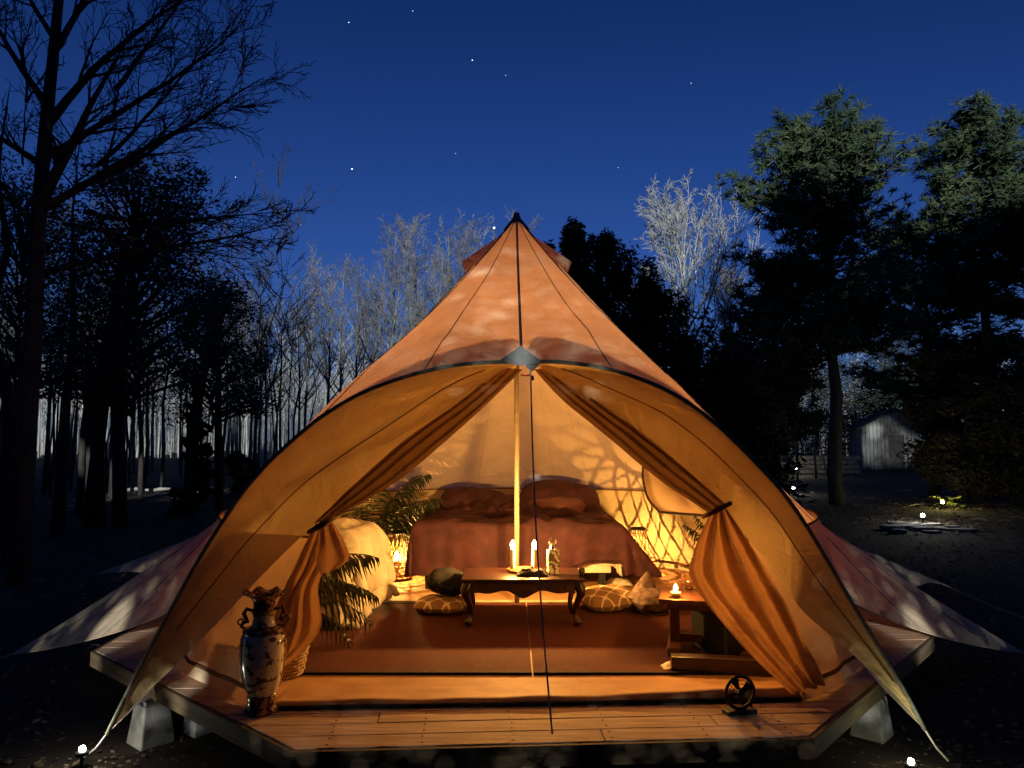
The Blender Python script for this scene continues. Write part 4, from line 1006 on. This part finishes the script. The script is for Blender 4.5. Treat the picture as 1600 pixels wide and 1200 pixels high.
# trunk screen on the left
for i, (px, d, w_) in enumerate([(12,11,.16),(95,14,.13),(128,17,.10),(140,19,.10),(178,22,.08),(222,21,.08),(255,25,.07),(350,27,.07),(398,26,.06),(430,29,.06),(460,28,.06),(72,24,.08)]+[(rn4.uniform(-10,490), rn4.uniform(22,34), rn4.uniform(.03,.065)) for _ in range(38)]):
    p = W(px, 700, d); t = empty('slim_tree', (p.x, p.y, -.05), 0, 'slim dark trunk at the edge of the left wood' if i < 12 else 'thin pole-like young tree among the trunks of the left wood', 'tree', 'slim dark trunks on the left' if i < 12 else 'thin young trees of the left wood'); b = MB(); H = rn4.uniform(6,8)*(1 if d < 20 else 1.25)
    pts = [(rn4.gauss(0,.05)*j, rn4.gauss(0,.05)*j, H*j/6) for j in range(7)]; b.tube(pts, [w_*(1-.162*j) for j in range(7)], 7).build('trunk', 'bark', t, smooth=True)
    b = MB()
    for k in range(12):
        z = rn4.uniform(.4,1)*H; a = rn4.random()*6.28; grow(b, Vector((0,0,z)), Vector((math.cos(a),math.sin(a),.9)), rn4.uniform(.8,1.8), .02, 0, rn4, dict(CF, n=[1,5,3], rmin=.006))
    b.build('crown', 'bark', t)
# dark evergreens right behind the tent
def spire(name, px, d, top_y, wpx, lb, leafs=26000, s=.085):
    p = W(px, 700, d); H = W(px, top_y, d).z; rw = wpx/FOC*d/2*1.8; t = empty(name, (p.x, p.y, -.05), 0, lb, 'tree')
    MB().tube([(0,0,0),(0,0,H*.5),(0,0,H*.97)], [.16,.1,.01], 7).build('trunk', 'bark', t, smooth=True)
    b = MB(); n = 210
    for i in range(n):
        z = (i+.5)/n; rr3 = rw*(1-z)**.62*rn4.uniform(.1,1.15); a = rn4.random()*6.28; c = (math.cos(a)*rr3, math.sin(a)*rr3, z*H*.93+.1+.55*(rr3/rw)); k = (.10+rw*.13*(1.1-z))*rn4.uniform(.7,1.4)
        leafcloud(b, c, (k*.8, k*.8, k*1.9), leafs//n, s*(1.05-.4*z), rn4, nar=.35)
    b.build('crown', 'cedar', t); return t
spire('cedar_tree', 895, 13.5, 330, 140, 'black cedar with the tallest spire just right of the tent peak', 26000)
spire('cedar_tree', 952, 13.9, 348, 230, 'black cedar behind the right slope of the tent')
spire('cedar_tree', 1010, 14.4, 425, 230, 'broad black cedar lower down the right slope of the tent')
spire('cedar_tree', 1075, 15.5, 520, 170, 'low black cedar at the foot of the right tent slope', 16000)
spire('cedar_tree', 845, 14.5, 400, 120, 'black cedar mostly hidden behind the tent peak', 12000)
# pines
def pine(px, d, top_y, wpx, lb, seedv, crown_low=.42, dens=1.0, lean=0):
    rn = random.Random(seedv); p = W(px, 700, d); g = gz(p.x, p.y); H = (W(px, top_y, d).z-g)*.93; rw = wpx/FOC*d/2*1.02; t = empty('pine_tree', (p.x, p.y, g-.05), 0, lb, 'tree')
    tr_ = [Vector((lean*(j/10)**2+rn.gauss(0,.04), rn.gauss(0,.04), H*.97*j/10)) for j in range(11)]; MB().tube(tr_, [.21*(1-.088*j) for j in range(11)], 9).build('trunk', 'bark', t, smooth=True)
    bl, bn = MB(), MB(); nb = int(78*dens)
    for i in range(nb):
        z = crown_low+(1-crown_low)*((i+rn.random())/nb); f = (z-crown_low)/(1-crown_low); prof = max(.28, math.sin(PI*min(1,(f*.62+.26)))**.8)
        L = rw*prof*rn.uniform(.55,1.08); a = rn.random()*6.28; st = tr_[0].lerp(tr_[-1], z*.98); x = z*10; k = min(int(x), 9); st = tr_[k].lerp(tr_[k+1], x-k)
        d_ = Vector((math.cos(a), math.sin(a), .12+.8*f*f)); d_.normalize(); pts = [st]; q = st.copy()
        for j in range(6): d_ = (d_+Vector((rn.gauss(0,.10), rn.gauss(0,.10), .02+rn.gauss(0,.06)))).normalized(); q = q+d_*L/6; pts.append(q.copy())
        bl.tube(pts, [.045*(1-.14*j)*(1.3-f) for j in range(7)], 4, cap=False)
        for j in range(2, 7):
            for m_ in range(4 if f < .5 else 5):
                c = pts[j]+Vector((rn.gauss(0,.24), rn.gauss(0,.24), rn.gauss(0.05,.14)))*(L/2.2)**.5
                if m_ % 2: bl.tube([pts[j-1], c], [.012,.006], 3, cap=False)
                k = rn.uniform(.13,.26)
                for e in range(22):
                    v = Vector((rn.gauss(0,1), rn.gauss(0,1), rn.gauss(.35,.8))).normalized()*k*rn.uniform(.8,1.25); w_ = v.orthogonal().normalized()*.022
                    bn.add([c-w_, c+w_, c+v+w_*.7, c+v-w_*.7], [(0,1,2,3)])
    bn.build('crown', 'needle', t); bl.build('limbs', 'bark', t); return t
pine(1306, 20, 172, 330, 'largest rounded pine with grey green top right of the tent', 3, .40, 1.5)
pine(1552, 22, 140, 230, 'second tall pine at the right edge of the picture', 8, .50, 1.2)
pine(1455, 25, 330, 260, 'lower pine behind the largest pine', 14, .30, .9)
pine(1215, 23, 400, 190, 'small dark pine left of the largest pine', 19, .25, .7)
pine(1655, 20, 250, 260, 'pine cut off by the right picture edge', 24, .30, .8)
for i, (px, d, ty, wp, lf) in enumerate([(1150,19,545,150,7000),(1175,27,560,190,8000),(1395,52,500,330,9000),(1500,21,540,190,8000),(1560,24,520,200,8000),(1300,48,560,260,8000),(1620,20,600,160,5000),(1160,28,520,150,6000),(1450,50,560,260,7000)]):
    t = blobtree('understory_tree', px, d, ty, wp, ['dim bushy tree beside the foot of the right tent slope','dim bushy tree left of the largest pine trunk','bushy tree over the grey shed','bushy tree right of the grey shed','bushy tree under the second pine','bushy tree just left of the grey shed','bushy tree at the lower right picture edge','bushy tree behind the small dark pine','broad dark tree far behind the shed'][i], 'cedar' if d > 40 else 'under', int(lf*3), .07, trunks=3, low=.10, mlt=1.4)
# multi-stemmed pale shrub by the stone wall
p = W(1300, 700, 36); t = empty('multi_stem_shrub', (p.x, p.y, gz(p.x,p.y)), 0, 'pale many stemmed bare shrub left of the shed', 'shrub'); b = MB()
for k in range(11):
    a = rn4.random()*6.28; grow(b, Vector((rn4.gauss(0,.15), rn4.gauss(0,.1), 0)), Vector((math.cos(a)*.22, math.sin(a)*.22, 1)), 2.6, .045, 0, rn4, dict(CF, n=[1,4,4], rmin=.012, start=[.6,.3,.2]))
b.build('stems', 'greybark', t)

# ================================================================== SHED, STONE WALL, LOG
sp_ = W(1388, 700, 43); sg = gz(sp_.x, sp_.y); sh = empty('garden_shed', (sp_.x, sp_.y, sg), R(-14), 'weathered grey gabled plank shed among the trees on the right', 'shed')
ww, dd_, hw, hg = 3.5, 3.6, 2.35, 3.35
n = 18
for i in range(n):
    x0, x1 = -ww/2+ww*i/n+.01, -ww/2+ww*(i+1)/n-.01
    if -.45 < (x0+x1)/2 < .45: z0 = 1.95
    else: z0 = 0
    def gh(x): return hg-(hg-hw)*abs(x)/(ww/2)
    b = MB(); yy = -dd_/2; pr = rn4.uniform(0,.02)
    vs = [(x0,yy-pr,z0),(x1,yy-pr,z0),(x1,yy-pr,gh(x1)),(x0,yy-pr,gh(x0)),(x0,yy+.03,z0),(x1,yy+.03,z0),(x1,yy+.03,gh(x1)),(x0,yy+.03,gh(x0))]
    b.add(vs, [(0,1,2,3),(1,5,6,2),(4,0,3,7),(3,2,6,7),(0,4,5,1),(5,4,7,6)]).build('plank', 'shed', sh)
MB().box((0,-dd_/2+.06,.97), (.88,.04,1.94)).build('door', 'shedroof', sh)
fo = MB().box((0,-dd_/2-.03,2.35), (.5,.04,.5)).build('window', 'black', sh)
MB().box((0,-dd_/2-.055,2.35), (.05,.02,.5)).build('mullion', 'shed', fo)
for s_ in (-1,1): MB().box((s_*(ww/2-.02),0,hw/2), (.05,dd_-.1,hw)).build('side_wall', 'shed', sh)
MB().box((0,dd_/2-.05,hw/2), (ww-.1,.05,hw)).build('back_wall', 'shed', sh)
for s_ in (-1,1):
    b = MB(); a0, a1 = (0, hg+.05), (s_*(ww/2+.25), hw-.12); vs = []
    for yy in (-dd_/2-.2, dd_/2+.2):
        for (x, z) in (a0, a1): vs += [(x, yy, z), (x, yy, z+.07)]
    b.add(vs, [(0,1,3,2),(4,6,7,5),(1,5,7,3),(0,2,6,4),(2,3,7,6),(0,4,5,1)]).build('roof', 'shedroof', sh)
wallp = W(1285, 700, 39); sw_ = empty('stone_wall', (wallp.x, wallp.y, gz(wallp.x, wallp.y)-.03), R(-3), 'low dry stone wall left of the shed', 'stone wall')
for j in range(4):
    x = -1.6+rn4.uniform(-.1,.1)
    while x < 1.6:
        l_ = rn4.uniform(.25,.5); MB().box((x+l_/2, rn4.uniform(-.04,.04), .12+j*.24), (l_-.03, .45, .21)).build('stone', 'stone', sw_, bevel=.03); x += l_
# pale fallen log on the left
a, e = W(202, 700, 24), W(328, 700, 24.6); pts = [a.lerp(e, i/10) for i in range(11)]
for i, q in enumerate(pts): q.z = gz(q.x, q.y)+.10+.03*math.sin(i*1.7)
lgx = MB().tube(pts, [.05+.012*math.sin(i*2.1) for i in range(11)], 7).build('fallen_log', 'log', smooth=True); tag(lgx, 'pale fallen log lying in the clearing on the left', 'log')
# twigs on the ground
b = MB(); rn5 = random.Random(15)
for i in range(120):
    d = rn5.uniform(8, 26); x = rn5.choice((-1,1))*rn5.uniform(.28,.72)*d; a = rn5.random()*3.14; l_ = rn5.uniform(.15,.6); z = gz(x, d)+.02
    b.tube([(x,d,z),(x+l_*.5*math.cos(a),d+l_*.5*math.sin(a),z+.04),(x+l_*math.cos(a),d+l_*math.sin(a),z)], .008, 3, cap=False)
tag(b.build('ground_twigs', 'log'), 'broken twigs lying over the clearing', 'twigs', kind='stuff')

# ================================================================== STARS
sm = glow('starlight', (.85,.93,1), 1.6)
stars = [(738,94,1.3,'faint star high above the tent, right of centre column'),(545,35,1.3,'star near the top edge left of centre'),(550,264,1.8,'bright star left of the tent, level with the pine tops'),(772,356,3.0,'brightest star just left of the tent peak'),(645,17,.9,'tiny star touching the top edge'),(368,277,.9,'small star among the big tree branch ends'),(470,351,.9,'small star low over the left wood'),(1080,130,.8,'tiny star between the tent and the largest pine'),(330,128,.8,'tiny star between the upper left branches'),(966,262,.7,'faint star above the black cedars'),(712,240,.6,'very faint star midway up the sky'),(790,118,.6,'very faint star beside the high one')]
for px, py, s, lb in stars:
    p = W(px, py, 1200); r_ = s*.62; b = MB(); b.lathe([(0,-r_),(r_*.8,-r_*.5),(r_,0),(r_*.8,r_*.5),(0,r_)], n=8); o = b.build('star', sm, loc=None); o.location = p; tag(o, lb, 'star', 'stars in the night sky')

# ================================================================== ADDED LEAF SCREEN BEHIND THE VIEWER (unseen; shades the clearing, holes aim light)
b = MB(); rnb = random.Random(99); YB = -4.5
gaps = [(F(165,1003), .26, .55), (F(1432,1000), .20, .5), (F(283,1083), .11, .4), (W(265,768,24.3), .5, 3.6), (W(1372,672,41), .4, .9)]
dap = [(600,606,5.5),(640,566,5.3),(716,480,5.2),(752,430,5.4),(752,540,4.7),(778,512,4.8),(800,480,4.9),(884,386,5.9),(500,690,5.2)]
for i_, (px, py, d) in enumerate(dap):
    r_ = (.008,.020,.012,.026)[i_ % 4]
    gaps.append((W(px,py,d), r_, (.6,1.8,1.0,2.4,.7)[i_ % 5]))
gaps.append((W(815,556,3.97), .07, .7))
gl = []
for q, r_, st_ in gaps:
    t_ = (YB - q.y)/SUND.y; g_ = q + SUND*t_; gl.append((g_.x, g_.z, r_*st_, r_))
zt0 = 11.5+4.5*math.tan(SUN_EL)
def topz(x): return zt0+.9*nz((x*.35, 0, 0), 1)*1.3+.5*nz((x*1.3, 2, 0), 1)
S_ = .24
zones = []
for q, rx, rz, keep in [(W(1440,935,5.6), 1.15, .46, 2.8), (W(170,945,5.6), 1.1, .48, 2.8), (W(815,1166,3.42), 1.5, .16, 2.7), (W(1386,690,41), 1.9, 1.6, 1.0), (W(815,490,4.9), 1.35, .85, 2.5), (W(190,1100,4.0), .35, .35, 2.3), (W(1410,1080,4.0), .35, .35, 2.3)]:
    t_ = (YB-q.y)/SUND.y; g_ = q + SUND*t_; zones.append((g_.x, g_.z, rx, rz, keep))
def shade(x0, x1, step, lay, za=-.3, zb=None):
    S_ = step*1.05; x = x0
    while x < x1:
        z = za; tz = topz(x) if zb is None else zb
        while z < tz:
            for k in range(lay):
                px_, pz_ = x+rnb.uniform(0,step), z+rnb.uniform(0,step); ok = True
                for (gx, gz_, ax, az) in gl:
                    if ((px_-gx)/(ax+S_*.7))**2+((pz_-gz_)/(az+S_*.7))**2 < 1: ok = False; break
                for (gx, gz_, ax, az, keep) in zones:
                    if ok and ((px_-gx)/ax)**2+((pz_-gz_)/az)**2 < rnb.uniform(.75,1.15): ok = False
                if not ok: continue
                p = Vector((px_, YB-rnb.uniform(0,.05), pz_)); a = rnb.random()*PI/2; u = Vector((math.cos(a), rnb.uniform(-.3,.3), math.sin(a)))*S_; v = Vector((-math.sin(a), rnb.uniform(-.3,.3), math.cos(a)))*S_
                b.add([p-u, p-v, p+u, p+v], [(0,1,2,3)])
            z += step
        x += step
shade(-4.2, 4.6, .06, 2, -.3, 5.6); shade(-4.2, 4.6, .2, 2, 5.6); shade(-8.5, -4.2, .2, 2); shade(4.6, 8.5, .2, 2)
shade(-62, -8.5, .45, 2); shade(8.5, 62, .45, 2)
for (gx, gz_, ax, az, cov) in zones:              # sparse fill in the screen, set to let a little light onto chosen spots
    s_ = .026
    for i in range(int(cov*PI*ax*az*1.35/(2*s_*s_))):
        r_ = math.sqrt(rnb.random())*1.16; t_ = rnb.random()*2*PI; p = Vector((gx+r_*ax*math.cos(t_), YB-rnb.uniform(0,.05), gz_+r_*az*math.sin(t_)))
        if any(((p.x-g[0])/(g[2]+.03))**2+((p.z-g[1])/(g[3]+.03))**2 < 1 for g in gl): continue
        a = rnb.random()*PI/2; u = Vector((math.cos(a), 0, math.sin(a)))*s_; v = Vector((-math.sin(a), 0, math.cos(a)))*s_
        b.add([p-u, p-v, p+u, p+v], [(0,1,2,3)])
tag(b.build('added_shade_screen', 'cedar'), 'dense dark leaf screen added unseen behind the viewer to shade the clearing', 'shade screen', kind='stuff')
# drop prototypes never placed
for o in list(bpy.data.objects):
    if o.parent is None and o.type == 'EMPTY' and o.location.z < -40:
        for c_ in [x for x in bpy.data.objects if x.parent == o]: bpy.data.objects.remove(c_)
        bpy.data.objects.remove(o)
